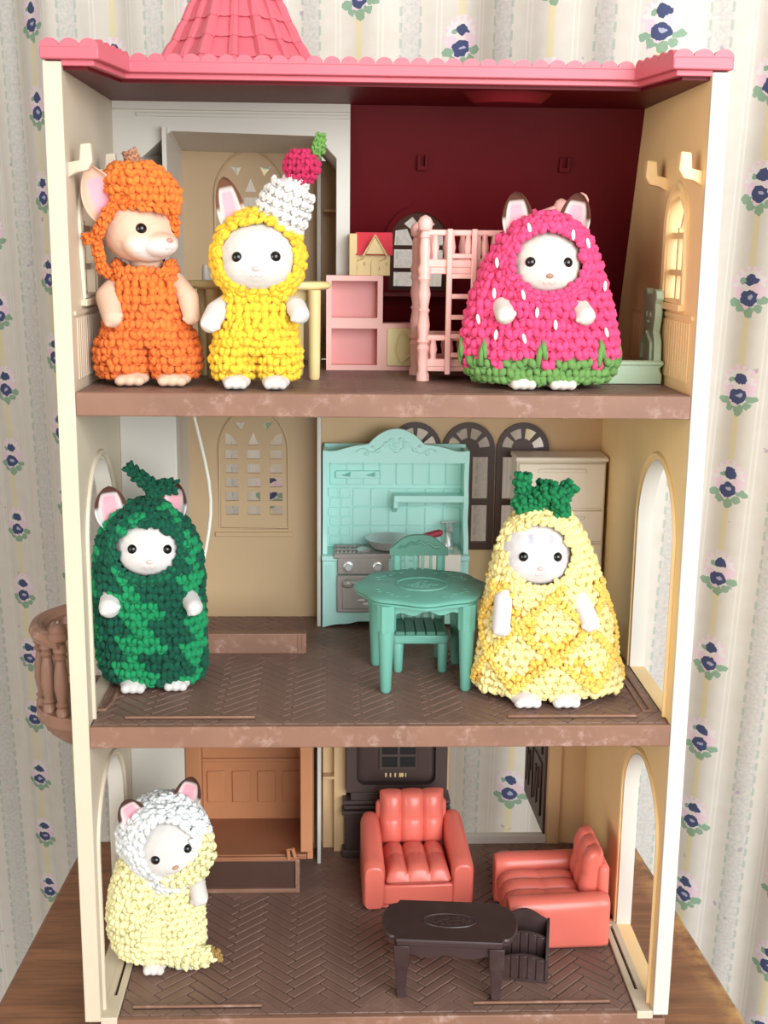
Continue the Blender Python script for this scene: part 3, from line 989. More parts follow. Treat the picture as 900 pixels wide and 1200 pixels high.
# ---- attic: tiny model house on the cubes
MHL = (15.45, 14.3, 42.5)
t = thing('model_house', 'tiny sand-coloured model house with a red roof on top of the pink cubes', 'toy house', MHL)
t.location.y -= 2.1 * S
B = lambda: MB(MHL)
body = obj('house_body', B().box(14.35, 16.6, 13.75, 15.0, 42.5, 43.75), m_sand, t, bevel=0.04)
obj('gable_wall', B().box(14.25, 14.7, 13.6, 15.1, 42.5, 44.85), m_sand, t, bevel=0.05)
obj('house_roof', B().add([(14.6, 13.55, 43.65), (16.75, 13.55, 43.65), (16.75, 14.4, 44.95), (14.6, 14.4, 44.95), (14.6, 15.2, 43.65), (16.75, 15.2, 43.65)],
                          [(0, 1, 2, 3), (3, 2, 5, 4), (0, 3, 4), (1, 5, 2), (0, 4, 5, 1)]), m_redroof, t, bevel=0.04)
obj('dormer_gable', B().plate([(15.15, 43.7), (16.3, 43.7), (15.72, 44.7)], [], XZ, 13.38, 14.3), m_sand, t, bevel=0.05)
obj('gable_trim', B().tube([(15.05, 13.36, 43.62), (15.72, 13.36, 44.78), (16.4, 13.36, 43.62)], 0.07, 6), m_sand, t)
obj('front_door', B().plate(arch_pts(15.5, 15.95, 42.5, 43.2, 43.45, 8), [], XZ, 13.66, 13.8), m_sand, body, bevel=0.03)
for x in (14.95, 16.2):
    for k in range(3):
        obj('window_bar', B().tube([(x - 0.2 + 0.4 * math.sin(a) if k == 2 else x + (k - 0.5) * 0.4, 13.7, 42.85 + 0.25 * k + 0.15 * a) for a in (0, 0.6, 1.2)], 0.05, 5), m_sand, body)

# ---- attic: pink bunk bed
BB = (22.3, 6.6, Z1)
t = thing('bunk_bed', 'pale pink toy bunk bed with turned posts and ladder behind the strawberry doll', 'bed', BB)
t.location.y += 1.1 * S
B = lambda: MB(BB)
post = lambda h: turned([(0, 0.36), (0.35, 0.34), (0.5, 0.26), (1.0, 0.3), (1.5, 0.27), (1.75, 0.36), (1.95, 0.26), (2.1, 0.36), (2.3, 0.26), (3.0, 0.34), (3.6, 0.25), (3.75, 0.33), (3.9, 0.24), (4.6, 0.35), (5.2, 0.25), (5.4, 0.36), (5.6, 0.3),
                         (5.9, 0.38), (6.2, 0.26), (7.0, 0.3), (7.5, 0.24), (h - 1.15, 0.3), (h - 0.85, 0.2), (h - 0.75, 0.34), (h - 0.6, 0.38), (h - 0.35, 0.4), (h - 0.12, 0.28), (h, 0.06)])
for (x, y, hgt) in ((18.2, 5.1, 8.7), (18.0, 8.2, 8.4), (26.4, 5.1, 9.95), (25.9, 8.2, 9.75)):
    obj('post', B().lathe(post(hgt), (x, y, Z1), 16), m_pink, t)


def rail(x0, x1, z0, z1, y, n):
    r = obj('guard_rail', B().box(x0, x1, y - 0.14, y + 0.14, z1 - 0.3, z1), m_pink, t, bevel=0.05)
    obj('rail_base', B().box(x0, x1, y - 0.16, y + 0.16, z0, z0 + 0.42), m_pink, r, bevel=0.05)
    for i in range(n):
        x = x0 + (x1 - x0) * (i + 0.5) / n
        obj('spindle', B().lathe(turned([(0, 0.2), (0.15, 0.14), ((z1 - z0 - 0.6) / 2, 0.22), (z1 - z0 - 0.75, 0.14), (z1 - z0 - 0.6, 0.2)]), (x, y, z0 + 0.38), 10), m_pink, r)


for y in (5.1, 8.2):
    rail(18.3, 26.2, 43.1, 45.05, y, 9)
    rail(18.3, 26.2, 37.85, 39.55, y, 9)
obj('upper_deck', B().box(18.2, 26.3, 5.0, 8.3, 42.75, 43.15), m_pink, t, bevel=0.05)
obj('lower_deck', B().box(18.2, 26.3, 5.0, 8.3, 37.6, 38.0), m_pink, t, bevel=0.05)
for z0, z1 in ((37.9, 39.9), (42.6, 45.2)):
    obj('end_panel', B().box(18.0, 18.2, 5.3, 8.0, z0, z1), m_pink, t, bevel=0.06)
    obj('end_panel', B().box(26.1, 26.3, 5.3, 8.0, z0, z1), m_pink, t, bevel=0.06)
obj('head_rail', B().tube([(23.2, 8.2, 45.0), (24.6, 8.2, 45.9), (25.9, 8.2, 46.4)], 0.2, 8), m_pink, t)
lad = obj('ladder', B().box(19.35, 19.65, 4.7, 4.98, 37.45, 45.1), m_pink, t, bevel=0.06)
obj('ladder_stile', B().box(20.65, 20.95, 4.7, 4.98, 37.45, 45.1), m_pink, lad, bevel=0.06)
for z in (38.5, 39.5, 40.5, 41.6, 42.65, 43.7):
    obj('rung', B().box(19.5, 20.8, 4.74, 4.94, z - 0.13, z + 0.13), m_pink, lad, bevel=0.05)

# ---- attic: sage green cot with bear-shaped headboard
CO = (29.2, 6.7, Z1)
t = thing('toy_cot', 'pale sage-green toy bed with a bear-shaped headboard against the right attic wall', 'bed', CO)
B = lambda: MB(CO)
obj('mattress_base', B().box(27.0, 30.55, 5.35, 8.4, 37.25, 38.1), m_sage, t, bevel=0.1)
fb = [(26.9, Z1), (30.95, Z1), (30.95, 37.6), (30.75, 37.95), (30.95, 38.05), (30.95, 38.35), (26.9, 38.35)]
obj('side_board', B().plate(fb, [], XZ, 5.15, 5.45), m_sage, t, bevel=0.05)
obj('side_rail', B().box(26.8, 31.0, 5.05, 5.5, 38.1, 38.32), m_sage, t, bevel=0.05)
bear = []
bo = [(5.3, Z1), (8.5, Z1), (8.5, 38.6), (8.3, 39.4), (7.95, 39.8), (8.05, 40.3), (8.2, 40.9), (8.05, 41.3), (8.3, 41.6), (8.2, 42.0), (7.7, 42.1), (7.35, 41.8), (6.9, 41.85), (6.4, 41.8), (6.05, 42.1), (5.55, 42.0), (5.4, 41.6), (5.65, 41.3), (5.5, 40.9), (5.65, 40.3), (5.8, 39.8), (5.45, 39.4), (5.3, 38.6)]
hb = obj('headboard', B().plate(bo, [], YZ, 30.5, 30.9), m_sage, t, bevel=0.07)
obj('headboard_rim', B().tube([(30.48, 5.9, 38.3), (30.48, 5.95, 39.2), (30.48, 6.9, 39.75), (30.48, 7.85, 39.2), (30.48, 7.9, 38.3)], 0.13, 6), m_sage, hb)
for y in (6.45, 7.25):
    obj('bear_eye', B().ball((30.48, y, 40.7), (0.06, 0.1, 0.18)), m_sage, hb)
obj('bear_nose', B().ball((30.47, 6.85, 40.35), (0.08, 0.12, 0.1)), m_sage, hb)

# ---- middle floor: mint kitchen dresser with stove and sink
KL = (17.4, 18.3, Z2)
t = thing('toy_kitchen', 'mint green toy kitchen dresser with grey stove and carved crown', 'kitchen unit', KL)
B = lambda: MB(KL)
KX0, KX1 = 12.68, 22.15
base = [(KX0, Z2)]
n = 40
for i in range(n + 1):
    x = KX0 + 0.5 + (KX1 - KX0 - 1.0) * i / n
    u = i / n
    base.append((x, Z2 + 0.12 + 0.38 * (1 - abs(2 * u - 1) ** 3) * (0.75 + 0.25 * math.cos(u * 8 * PI))))
base += [(KX1, Z2), (KX1, 24.35), (KX0, 24.35)]
kb = obj('cabinet_front', B().plate(base, [], XZ, 17.0, 17.3), m_mint, t)
obj('cabinet_body', B().box(KX0 + 0.1, KX1 - 0.1, 17.3, 19.8, Z2 + 0.3, 24.3), m_mint, t)
obj('worktop', B().box(KX0 - 0.05, KX1 + 0.05, 16.85, 19.85, 24.25, 24.6), m_mint, t, bevel=0.07)
for k in range(3):
    obj('fluting', B().box(12.9 + 0.16 * k, 13.0 + 0.16 * k, 16.93, 17.02, 23.0, 24.0), m_mint, kb)
dr = obj('cabinet_door', B().box(17.4, 21.6, 16.85, 17.05, 20.7, 23.9), m_mint, t, bevel=0.08)
obj('door_panel', B().box(17.8, 21.2, 16.75, 16.9, 21.1, 23.5), m_mint, dr, bevel=0.1)
# hutch
for x0, x1 in ((KX0, KX0 + 0.3), (KX1 - 0.3, KX1)):
    so = [(18.0, 31.3), (19.85, 31.3), (19.85, 24.6), (17.4, 24.6), (17.5, 25.6), (18.2, 26.6), (17.9, 28.0), (18.2, 29.0)]
    obj('hutch_side', B().plate(so, [], YZ, x0, x1), m_mint, t)
obj('hutch_back', B().box(KX0 + 0.1, KX1 - 0.1, 19.55, 19.85, 24.5, 31.5), m_mint, t)
cr = [(KX0, 30.5), (KX1, 30.5)]
for i in range(33):
    u = 1 - i / 32
    s = 2 * abs(u - 0.5)
    z = 31.32 + 0.06 * math.cos(s * PI) + (1.35 * math.cos(min(1, s / 0.42) * PI / 2) ** 0.7 if s < 0.42 else 0) + (0.35 * math.cos((s - 0.42) / 0.4 * PI / 2) if 0.42 <= s < 0.82 else 0)
    cr.append((KX0 + (KX1 - KX0) * u, z))
crown = obj('crown', B().plate(cr, [], XZ, 17.95, 18.35), m_mint, t)
obj('crown_shelf', B().box(KX0, KX1, 18.1, 19.7, 30.5, 30.75), m_mint, t)
for (x, z, r) in ((17.4, 31.7, 0.3), (16.8, 31.75, 0.25), (18.0, 31.75, 0.25), (17.1, 32.0, 0.2), (17.7, 32.05, 0.2), (17.4, 31.3, 0.22), (16.2, 31.3, 0.2), (18.6, 31.35, 0.2), (15.5, 31.1, 0.18), (19.4, 31.15, 0.18), (18.9, 31.6, 0.15), (15.9, 31.55, 0.15)):
    obj('carved_leaf', B().ball((x, 17.95, z), (r, 0.08, r * 0.7)), m_mint, crown)
obj('carved_vine', B().tube([(14.8 + 5.2 * i / 24, 17.95, 31.15 + 0.2 * math.sin(i * 0.9) + 0.35 * math.sin(PI * i / 24)) for i in range(25)], 0.07, 6), m_mint, crown)
# wall tiles
tile_me = MB().box(0, 0.94, 0, 0.12, 0, 0.94).mesh('wall_tile')
tb_ = bpy.data.objects
tiles = obj('tile_bed', B().box(KX0 + 0.3, KX1 - 0.3, 19.5, 19.57, 24.6, 30.5), m_mint, t)


def tile(x0, x1, z0, z1):
    o = link('wall_tile', tile_me, m_mint, tiles, bevel=0.05)
    o.location = (Vector((x0 + 0.03, 19.42, z0 + 0.03)) - Vector(KL)) * S
    o.scale = ((x1 - x0 - 0.06) / 0.94, 1, (z1 - z0 - 0.06) / 0.94)


for i in range(8):
    x = 13.1 + i * 1.09
    tile(x, x + 1.09, 28.75, 30.45)
for r, z in ((0, 24.7), (1, 26.0), (2, 27.3)):
    for i in range(6):
        x = 14.6 + i * 1.2
        tile(x, x + 1.2, z, z + 1.3)
for r in range(6):
    for i in range(2):
        x = 13.1 + i * 0.75 + (0.0 if r % 2 == 0 else -0.1)
        tile(x, x + 0.72, 24.7 + r * 0.65, 24.7 + (r + 1) * 0.65)
rk = obj('hook_rail', B().box(13.5, 16.4, 19.2, 19.45, 29.25, 29.75), m_mint, t, bevel=0.05)
for x in (14.2, 15.8):
    obj('hook', B().add([(x - 0.4, 19.2, 29.45), (x + 0.25, 18.7, 29.55), (x + 0.3, 19.2, 29.7), (x + 0.3, 19.2, 29.35)], [(0, 1, 2), (0, 3, 1), (1, 3, 2), (0, 2, 3)]), m_mint, rk)
ws = obj('wall_shelf', B().box(17.3, 21.95, 18.1, 19.5, 28.05, 28.3), m_mint, t, bevel=0.05)
obj('shelf_lip', B().box(17.3, 21.95, 18.02, 18.2, 27.9, 28.35), m_mint, ws, bevel=0.04)
obj('shelf_bracket', B().plate([(18.1, 28.1), (19.5, 28.1), (19.5, 26.9), (18.9, 27.2), (18.1, 27.5)], [], YZ, 17.3, 17.55), m_mint, ws)
# stove
st = obj('stove_top', B().box(13.4, 17.1, 16.7, 19.3, 24.45, 24.78), m_steel, t, bevel=0.06)
obj('control_panel', B().box(13.65, 16.95, 16.68, 17.1, 23.45, 24.5), m_steel, t, bevel=0.05)
for x in (14.35, 16.25):
    obj('stove_knob', B().lathe([(0.34, 0), (0.34, 0.12), (0.22, 0.16), (0.2, 0.35)], seg=16, M=Matrix.Translation((x, 16.68, 23.95)) @ Matrix.Rotation(PI / 2, 4, 'X')), m_silver, st)
ov = obj('oven_door', B().box(13.6, 16.95, 16.7, 17.1, 20.85, 23.35), m_steel, t, bevel=0.08)
obj('oven_panel', B().box(13.95, 16.6, 16.62, 16.75, 21.1, 22.6), m_steel, ov, bevel=0.06)
obj('oven_handle', B().tube([(14.0, 16.7, 22.95), (14.05, 16.5, 22.95), (16.5, 16.5, 22.95), (16.55, 16.7, 22.95)], 0.12, 8), m_silver, ov)
obj('oven_knob', B().ball((14.3, 16.52, 22.85), (0.38, 0.2, 0.3)), m_steel, ov)
for (x, z) in ((15.2, 21.7), (15.6, 21.9), (15.9, 21.6), (15.5, 21.45)):
    obj('oven_relief', B().ball((x, 16.62, z), (0.25, 0.06, 0.12)), m_silver, ov)
for i in range(6):
    obj('grate_bar', B().box(13.6 + i * 0.27, 13.72 + i * 0.27, 17.0, 19.0, 24.76, 24.88), m_steel, st)
obj('grate_bar', B().box(13.5, 15.2, 17.5, 17.65, 24.8, 24.92), m_steel, st)
obj('grate_bar', B().box(13.5, 15.2, 18.4, 18.55, 24.8, 24.92), m_steel, st)
obj('burner', B().lathe([(0.45, 0), (0.5, 0.1), (0.25, 0.22)], (15.3, 17.6, 24.78), 16), m_silver, st)
sk = obj('sink', B().plate([(18.9, 16.75), (21.6, 16.75), (21.6, 19.2), (18.9, 19.2)], [[(19.2, 17.2), (21.3, 17.2), (21.3, 18.7), (19.2, 18.7)]], XY, 23.9, 24.72), m_white, t)
obj('basin', B().box(19.1, 21.4, 17.1, 18.8, 23.8, 24.0), m_white, sk)
obj('sink_front', B().box(18.9, 21.6, 16.7, 17.0, 23.4, 24.7), m_white, sk, bevel=0.06)
fc = obj('tap', B().tube([(21.0, 19.1, 24.5), (21.0, 19.1, 26.0), (21.0, 18.8, 26.25), (21.0, 18.3, 26.2), (21.0, 18.15, 25.9)], 0.2, 10), m_silver, t)
obj('tap_handle', B().box(20.5, 21.5, 19.0, 19.2, 26.25, 26.45), m_silver, fc, bevel=0.05)
obj('tap_body', B().lathe([(0.4, 0), (0.4, 0.3), (0.26, 0.5), (0.28, 1.2)], (21.0, 19.1, 24.6), 14), m_silver, fc)

# frying pan on the stove
PL_ = (17.0, 17.9, 24.93)
t = thing('frying_pan', 'small silver frying pan with a dark red handle on the toy stove', 'pan', PL_)
B = lambda: MB(PL_)
obj('pan_bowl', B().lathe([(0.95, 0), (1.05, 0.0), (1.5, 0.55), (1.58, 0.62), (1.5, 0.66), (1.38, 0.55), (0.95, 0.12), (0.02, 0.1)], (17.0, 17.9, 24.95), 32), m_silver, t)
obj('pan_handle', B().tube([(18.4, 17.9, 25.35), (18.8, 17.85, 25.5), (19.5, 17.8, 25.72), (20.3, 17.75, 25.95), (20.5, 17.75, 26.0)], [0.15, 0.17, 0.24, 0.24, 0.1], 10), m_redgrip, t)

# ---- middle floor: sea green table and chair
TT = (18.45, 7.6, Z2)
t = thing('dining_table', 'sea-green round toy dining table with scalloped edge and carved top', 'table', TT)
B = lambda: MB(TT)
zt_ = 25.3


def scal(r, m=0.05):
    return [(18.45 + r * (1 + m * math.cos(8 * a)) * math.cos(a), 7.6 + r * 0.98 * (1 + m * math.cos(8 * a)) * math.sin(a)) for a in [2 * PI * i / 96 for i in range(96)]]


top = MB(TT)
ringsT = [[(x, y, z) for x, y in scal(r, 0.035)] for r, z in ((3.35, 24.78), (3.6, 24.82), (3.62, 24.95), (3.5, 24.98), (3.72, 25.05), (3.75, 25.2), (3.6, 25.3), (0.01, 25.3))]
top.loft(ringsT)
tt = obj('tabletop', top, m_teal, t)
obj('inlay_ring', B().tube([(18.45 + 1.45 * math.cos(a), 7.6 + 1.35 * math.sin(a), 25.3) for a in [2 * PI * i / 40 for i in range(40)]], 0.06, 6, closed=True), m_teal, tt)
r3 = random.Random(5)
for i in range(26):
    a, q = r3.random() * 2 * PI, r3.random() ** 0.5
    obj('carved_leaf', B().ball((18.45 + 0.9 * q * math.cos(a), 7.6 + 0.6 * q * math.sin(a), 25.3), (0.15, 0.1, 0.05), sub=1), m_teal, tt)
for k in range(4):
    for i in range(6):
        a = k * PI / 2 + PI / 4 + 0.1 * (i - 2.5) * 1.6
        q = 2.75 + 0.15 * math.sin(i * 2.1)
        obj('carved_leaf', B().ball((18.45 + q * math.cos(a), 7.6 + q * math.sin(a), 25.3), (0.17, 0.1, 0.05), sub=1), m_teal, tt)
LG = ((16.35, 5.0), (20.85, 5.3), (15.95, 9.6), (20.75, 9.8))
for (x, y) in LG:
    lg = obj('leg', B().lathe(turned([(0, 0.22), (0.12, 0.3), (3.6, 0.46), (3.65, 0.42)]), (x, y, Z2), 18), m_teal, t)
    obj('leg_block', B().lathe(turned([(0, 0.5), (1.5, 0.52)]), (x, y, Z2 + 3.6), 18, lobes=(9, 0.05)), m_teal, lg)
for (p, q) in ((0, 1), (0, 2), (1, 3), (2, 3)):
    a, b = Vector((*LG[p], 0)), Vector((*LG[q], 0))
    L = (b - a).length
    pr = [(0, 24.8), (0, 24.2)] + [(L * i / 24, 24.2 - 0.12 * math.cos(i / 24 * 6 * PI) + 0.15 * math.sin(PI * i / 24)) for i in range(1, 24)] + [(L, 24.2), (L, 24.8)]
    Mx = Matrix.Translation(a) @ Matrix.Rotation(math.atan2((b - a).y, (b - a).x), 4, 'Z')
    obj('apron', B().plate(pr, [], XZ, -0.12, 0.12, Mx), m_teal, t)

CHL = (18.5, 9.6, Z2)
t = thing('dining_chair', 'sea-green toy chair with slatted seat pushed under the round table', 'chair', CHL)
B = lambda: MB(CHL)
obj('seat_frame', B().plate([(16.9, 8.0), (20.1, 8.0), (20.2, 8.5), (20.0, 11.2), (17.0, 11.2), (16.8, 8.5)], [], XY, 21.6, 22.1), m_teal, t, bevel=0.15)
for i in range(5):
    x = 17.0 + i * 0.6
    obj('seat_slat', B().box(x + 0.02, x + 0.57, 8.1, 11.0, 22.05, 22.3), m_tealdk, t, bevel=0.06)
for (x, y, zz) in ((17.2, 8.4, 21.7), (19.8, 8.4, 21.7), (17.2, 11.0, 26.2), (19.8, 11.0, 26.2)):
    obj('leg', B().lathe(turned([(0, 0.2), (0.1, 0.26), (1.7, 0.32), (zz - Z2, 0.25)]), (x, y, Z2), 14), m_teal, t)
ch = [(16.75, 26.15), (20.25, 26.15)] + [(20.25 - 3.5 * i / 20, 26.55 + 1.0 * math.sin(PI * i / 20) ** 1.6 + 0.15 * math.sin(3 * PI * i / 20)) for i in range(21)]
cbk = obj('chair_crest', B().plate(ch, [], XZ, 10.9, 11.2), m_tealdk, t, bevel=0.04)
obj('crest_carving', B().tube([(17.3 + 2.4 * i / 16, 10.88, 26.6 + 0.35 * math.sin(PI * i / 16) + 0.08 * math.sin(i * 1.7)) for i in range(17)], 0.08, 6), m_tealdk, cbk)
for i in range(6):
    x = 17.3 + i * 0.48
    obj('back_spindle', B().box(x - 0.09, x + 0.09, 10.95, 11.15, 22.2, 26.2), m_teal, t)

# ---- middle floor: oatmeal chest of drawers / refrigerator
FL = (28.05, 18.6, Z2)
t = thing('toy_refrigerator', 'oatmeal beige toy refrigerator with drawers in the corner behind the pineapple doll', 'refrigerator', FL)
B = lambda: MB(FL)
obj('cabinet_body', B().box(25.15, 30.95, 17.4, 19.85, Z2, 30.75), m_drawer, t, bevel=0.1)
obj('top_panel', B().box(25.05, 31.05, 17.2, 19.85, 30.75, 31.05), m_drawer, t, bevel=0.08)
for (z0_, z1_) in ((27.7, 30.65), (25.5, 27.55), (Z2 + 0.4, 25.35)):
    d_ = obj('door', B().box(25.25, 30.85, 17.15, 17.45, z0_, z1_), m_drawer, t, bevel=0.08)
    zc_ = z1_ - 0.45
    obj('handle', B().box(26.5, 29.6, 17.02, 17.2, zc_ - 0.13, zc_ + 0.13), m_drawer, d_, bevel=0.06)


# ---- ground floor: coral armchairs
def tufted(name, w, hgt, th, nx, nz, M, par):
    """cushion standing in the local xz plane, pressed in along its seams"""
    nu, nv = 30, 24
    vs, fs = [], []
    for side in (0, 1):
        for j in range(nv + 1):
            for i in range(nu + 1):
                u, v = i / nu, j / nv
                e = (1 - abs(2 * u - 1) ** 6) * (1 - abs(2 * v - 1) ** 6)
                bul = 0.55 + 0.45 * (abs(math.sin(PI * u * nx)) ** 0.45) * (0.75 + 0.25 * abs(math.sin(PI * v * nz)) ** 0.5)
                d_ = th * (e ** 0.5) * (bul if side == 0 else 0.8)
                x = (u - 0.5) * w * (1 - 0.03 * (1 - e))
                vs.append((x, -d_ if side == 0 else d_ * 0.6, v * hgt + (0.12 * abs(math.sin(PI * u * nx)) ** 0.5 if v > 0.9 else 0)))
    k = (nu + 1) * (nv + 1)
    for j in range(nv):
        for i in range(nu):
            a = j * (nu + 1) + i
            fs.append((a, a + 1, a + nu + 2, a + nu + 1))
            fs.append((k + a, k + a + nu + 1, k + a + nu + 2, k + a + 1))
    for i in range(nu):
        fs += [(i + 1, i, k + i, k + i + 1), (nv * (nu + 1) + i, nv * (nu + 1) + i + 1, k + nv * (nu + 1) + i + 1, k + nv * (nu + 1) + i)]
    for j in range(nv):
        a, b = j * (nu + 1), (j + 1) * (nu + 1)
        fs += [(a, b, k + b, k + a), (b + nu, a + nu, k + a + nu, k + b + nu)]
    return obj(name, MB().add(vs, fs, M), m_coral, par, angle=60)


def armchair(label, loc, rz, seatw=4.4, depth=5.4, armh=4.4, backh=7.4, arm_slope=0.9, thick=1.45):
    """local frame: x across, -y to the front, origin on the floor under the middle"""
    t = thing('armchair', label, 'armchair', loc, rz, 'coral armchairs of the ground floor')
    hw = seatw / 2
    f, b_ = -depth / 2, depth / 2
    obj('seat_base', MB().box(-hw - 0.3, hw + 0.3, f + 0.25, b_ - 0.3, 0.25, 1.6), m_coral, t, bevel=0.15)
    tufted('seat_cushion', seatw - 0.06, depth - 1.3, 1.0, 3, 2, Matrix.Translation((0, f + 0.05, 1.95)) @ Matrix.Rotation(-PI / 2, 4, 'X'), t)
    obj('backrest_shell', MB().box(-hw - 0.2, hw + 0.2, b_ - 0.7, b_, 0.3, backh - 0.7), m_coral, t, bevel=0.3)
    tufted('back_cushion', seatw + 0.05, backh - 2.3, 0.85, 3, 2, Matrix.Translation((0, b_ - 1.0, 2.35)) @ Matrix.Rotation(-0.12, 4, 'X'), t)
    for s in (-1, 1):
        rg = []
        for i in range(15):
            u = i / 14
            y = f + (b_ - f - 0.15) * u
            hh = armh + arm_slope * u
            w_ = thick * (1 - 0.12 * u)
            e = 1.0 if 0 < i < 14 else 0.8
            rr = []
            for k in range(20):
                a = 2 * PI * k / 20
                cx, cz_ = math.cos(a), math.sin(a)
                px = math.copysign(abs(cx) ** 0.75, cx) * w_ / 2 * e
                if cz_ >= 0:
                    pz = hh - w_ / 2 + cz_ * w_ / 2 * e
                else:
                    px = max(-1.0, min(1.0, cx * 2.2)) * w_ / 2 * e
                    pz = (hh - w_ / 2) * max(0.0, 1 + cz_ * 1.12) + 0.12
                rr.append((s * (hw + w_ / 2 - 0.05) + px, y, pz))
            rg.append(rr)
        obj('armrest', MB().loft(rg), m_coral, t, angle=50, bevel=0.08)
    for sx in (-1, 1):
        for sy in (f + 0.7, b_ - 0.7):
            obj('foot', MB().box(sx * hw - 0.3, sx * hw + 0.3, sy - 0.3, sy + 0.3, 0, 0.4), m_coral, t, bevel=0.05)
    return t


armchair('coral tufted armchair facing forward in front of the dark television', (18.75, 13.9, Z0), 0.05, 4.35, 5.6, 3.1, 5.9, 1.3)
armchair('coral armchair turned sideways beside the open right arch', (27.0, 9.55, Z0), -PI / 2 + 0.02, 4.0, 6.3, 3.3, 5.6, 0.15, 1.6)

# ---- ground floor: dark coffee table and rack
CT = (20.1, 3.5, Z0)
t = thing('coffee_table', 'dark brown toy coffee table with carved oval inlay before the armchairs', 'table', CT)
t.rotation_euler = (0, 0, -0.09)
hx, hy = 2.95, 2.15
ou = [(-hx, -hy), (-hx + 0.25, -hy)]
ou = []
for i in range(17):
    u = i / 16
    ou.append((-hx + 2 * hx * u, -hy))
for i in range(13):
    a = -PI / 2 + PI * i / 12
    ou.append((hx + 0.15 + 0.78 * math.cos(a), (hy - 0.35) * math.sin(a)))
for i in range(17):
    u = i / 16
    ou.append((hx - 2 * hx * u, hy))
for i in range(13):
    a = PI / 2 + PI * i / 12
    ou.append((-hx - 0.15 + 0.78 * math.cos(a), (hy - 0.35) * math.sin(a)))
tp = obj('tabletop', MB().loft([[(x * k, y * k, z) for x, y in ou] for k, z in ((0.96, 3.3), (0.985, 3.34), (0.985, 3.45), (0.97, 3.48), (1.0, 3.52), (1.0, 3.64), (0.985, 3.7))]), m_ebony, t)
obj('inlay_ring', MB().tube([(1.5 * math.cos(a), 0.72 * math.sin(a), 3.7) for a in [2 * PI * i / 40 for i in range(40)]], 0.05, 6, closed=True), m_ebony, tp)
for i in range(26):
    a, q = r3.random() * 2 * PI, r3.random() ** 0.5
    obj('carved_leaf', MB().ball((1.15 * q * math.cos(a), 0.4 * q * math.sin(a), 3.7), (0.16, 0.1, 0.05), sub=1), m_ebony, tp)
for sx in (-1, 1):
    for sy in (-1, 1):
        cx, cy = sx * 2.65, sy * 1.8
        lg = obj('leg', MB().loft([[(cx + a * w, cy + b * w, z) for a, b in ((-1, -1), (1, -1), (1, 1), (-1, 1))] for w, z in ((0.26, 0), (0.24, 0.15), (0.36, 2.0), (0.42, 2.1), (0.42, 3.32))]), m_ebony, t, bevel=0.04)
for s in (-1, 1):
    obj('apron', MB().plate([(-2.7, 3.3), (-2.7, 2.5)] + [(-2.3 + 4.6 * i / 16, 2.6 + 0.1 * math.cos(i * PI / 4)) for i in range(17)] + [(2.7, 2.5), (2.7, 3.3)], [], XZ, s * 1.8 - 0.14, s * 1.8 + 0.14), m_ebony, t)
    obj('side_apron', MB().box(s * 2.65 - 0.14, s * 2.65 + 0.14, -1.8, 1.8, 2.5, 3.3), m_ebony, t)

RK = (24.55, 4.2, Z0)
t = thing('magazine_rack', 'small dark brown slatted magazine rack beside the coffee table', 'rack', RK, -0.18)
for (y, h0, c) in ((-1.0, 1.45, 0.25), (-0.05, 2.3, 0.3)):
    fr = obj('rack_panel', MB().plate([(-1.25, 0.12), (1.25, 0.12), (1.25, h0)] + [(1.25 - 2.5 * i / 12, h0 + c * math.sin(PI * i / 12)) for i in range(1, 12)] + [(-1.25, h0)], [], XZ, y, y + 0.12), m_ebony, t)
    for i in range(5):
        x = -1.2 + i * 0.48
        hh = h0 + c * math.sin(PI * (i + 0.5) / 5) - 0.08
        obj('slat', MB().box(x + 0.03, x + 0.44, y - 0.08, y + 0.02, 0.15, hh), m_ebony, fr, bevel=0.03)
bo_ = [(-1.3, 0.1), (1.3, 0.1), (1.3, 2.9)] + [(1.3 - 2.6 * i / 16, 2.95 + 0.55 * math.sin(PI * i / 16) ** 1.5) for i in range(1, 16)] + [(-1.3, 2.9)]
obj('rack_back', MB().plate(bo_, [], XZ, 0.85, 1.0), m_ebony, t)
for s in (-1, 1):
    obj('rack_side', MB().plate([(-1.1, 0.0), (1.05, 0.0), (1.05, 2.95), (0.7, 2.9), (-0.3, 2.35), (-1.1, 1.5)], [], YZ, s * 1.36 - 0.08, s * 1.36 + 0.08), m_ebony, t)
obj('rack_floor', MB().box(-1.3, 1.3, -1.1, 1.0, 0.05, 0.2), m_ebony, t)

# ---- ground floor: dark old-fashioned television on its cabinet
TV = (17.75, 18.9, Z0)
t = thing('television_cabinet', 'dark brown old-fashioned toy television cabinet behind the front armchair', 'television', TV)
B = lambda: MB(TV)
obj('cabinet_base', B().box(14.2, 21.3, 18.2, 19.85, Z0, 6.2), m_tvdk, t, bevel=0.1)
obj('plinth', B().box(14.0, 21.45, 18.05, 19.85, Z0, 3.35), m_tvdk, t, bevel=0.1)
for z, w in ((6.0, 0.15), (6.35, 0.0), (6.75, 0.1)):
    obj('ledge', B().box(14.15 - w, 21.35 + w, 18.1 - w, 19.85, z, z + 0.28), m_tvdk, t, bevel=0.08)
for x in (18.6, 19.1, 19.6, 20.1, 20.6):
    obj('button', B().ball((x, 18.15, 7.25), (0.18, 0.12, 0.15)), m_tvdk, t)
obj('control_strip', B().box(14.6, 20.9, 18.15, 19.8, 7.0, 7.6), m_tvdk, t, bevel=0.06)
sc_o = [(14.3, 7.55), (21.2, 7.55), (21.2, 13.6), (14.3, 13.6)]


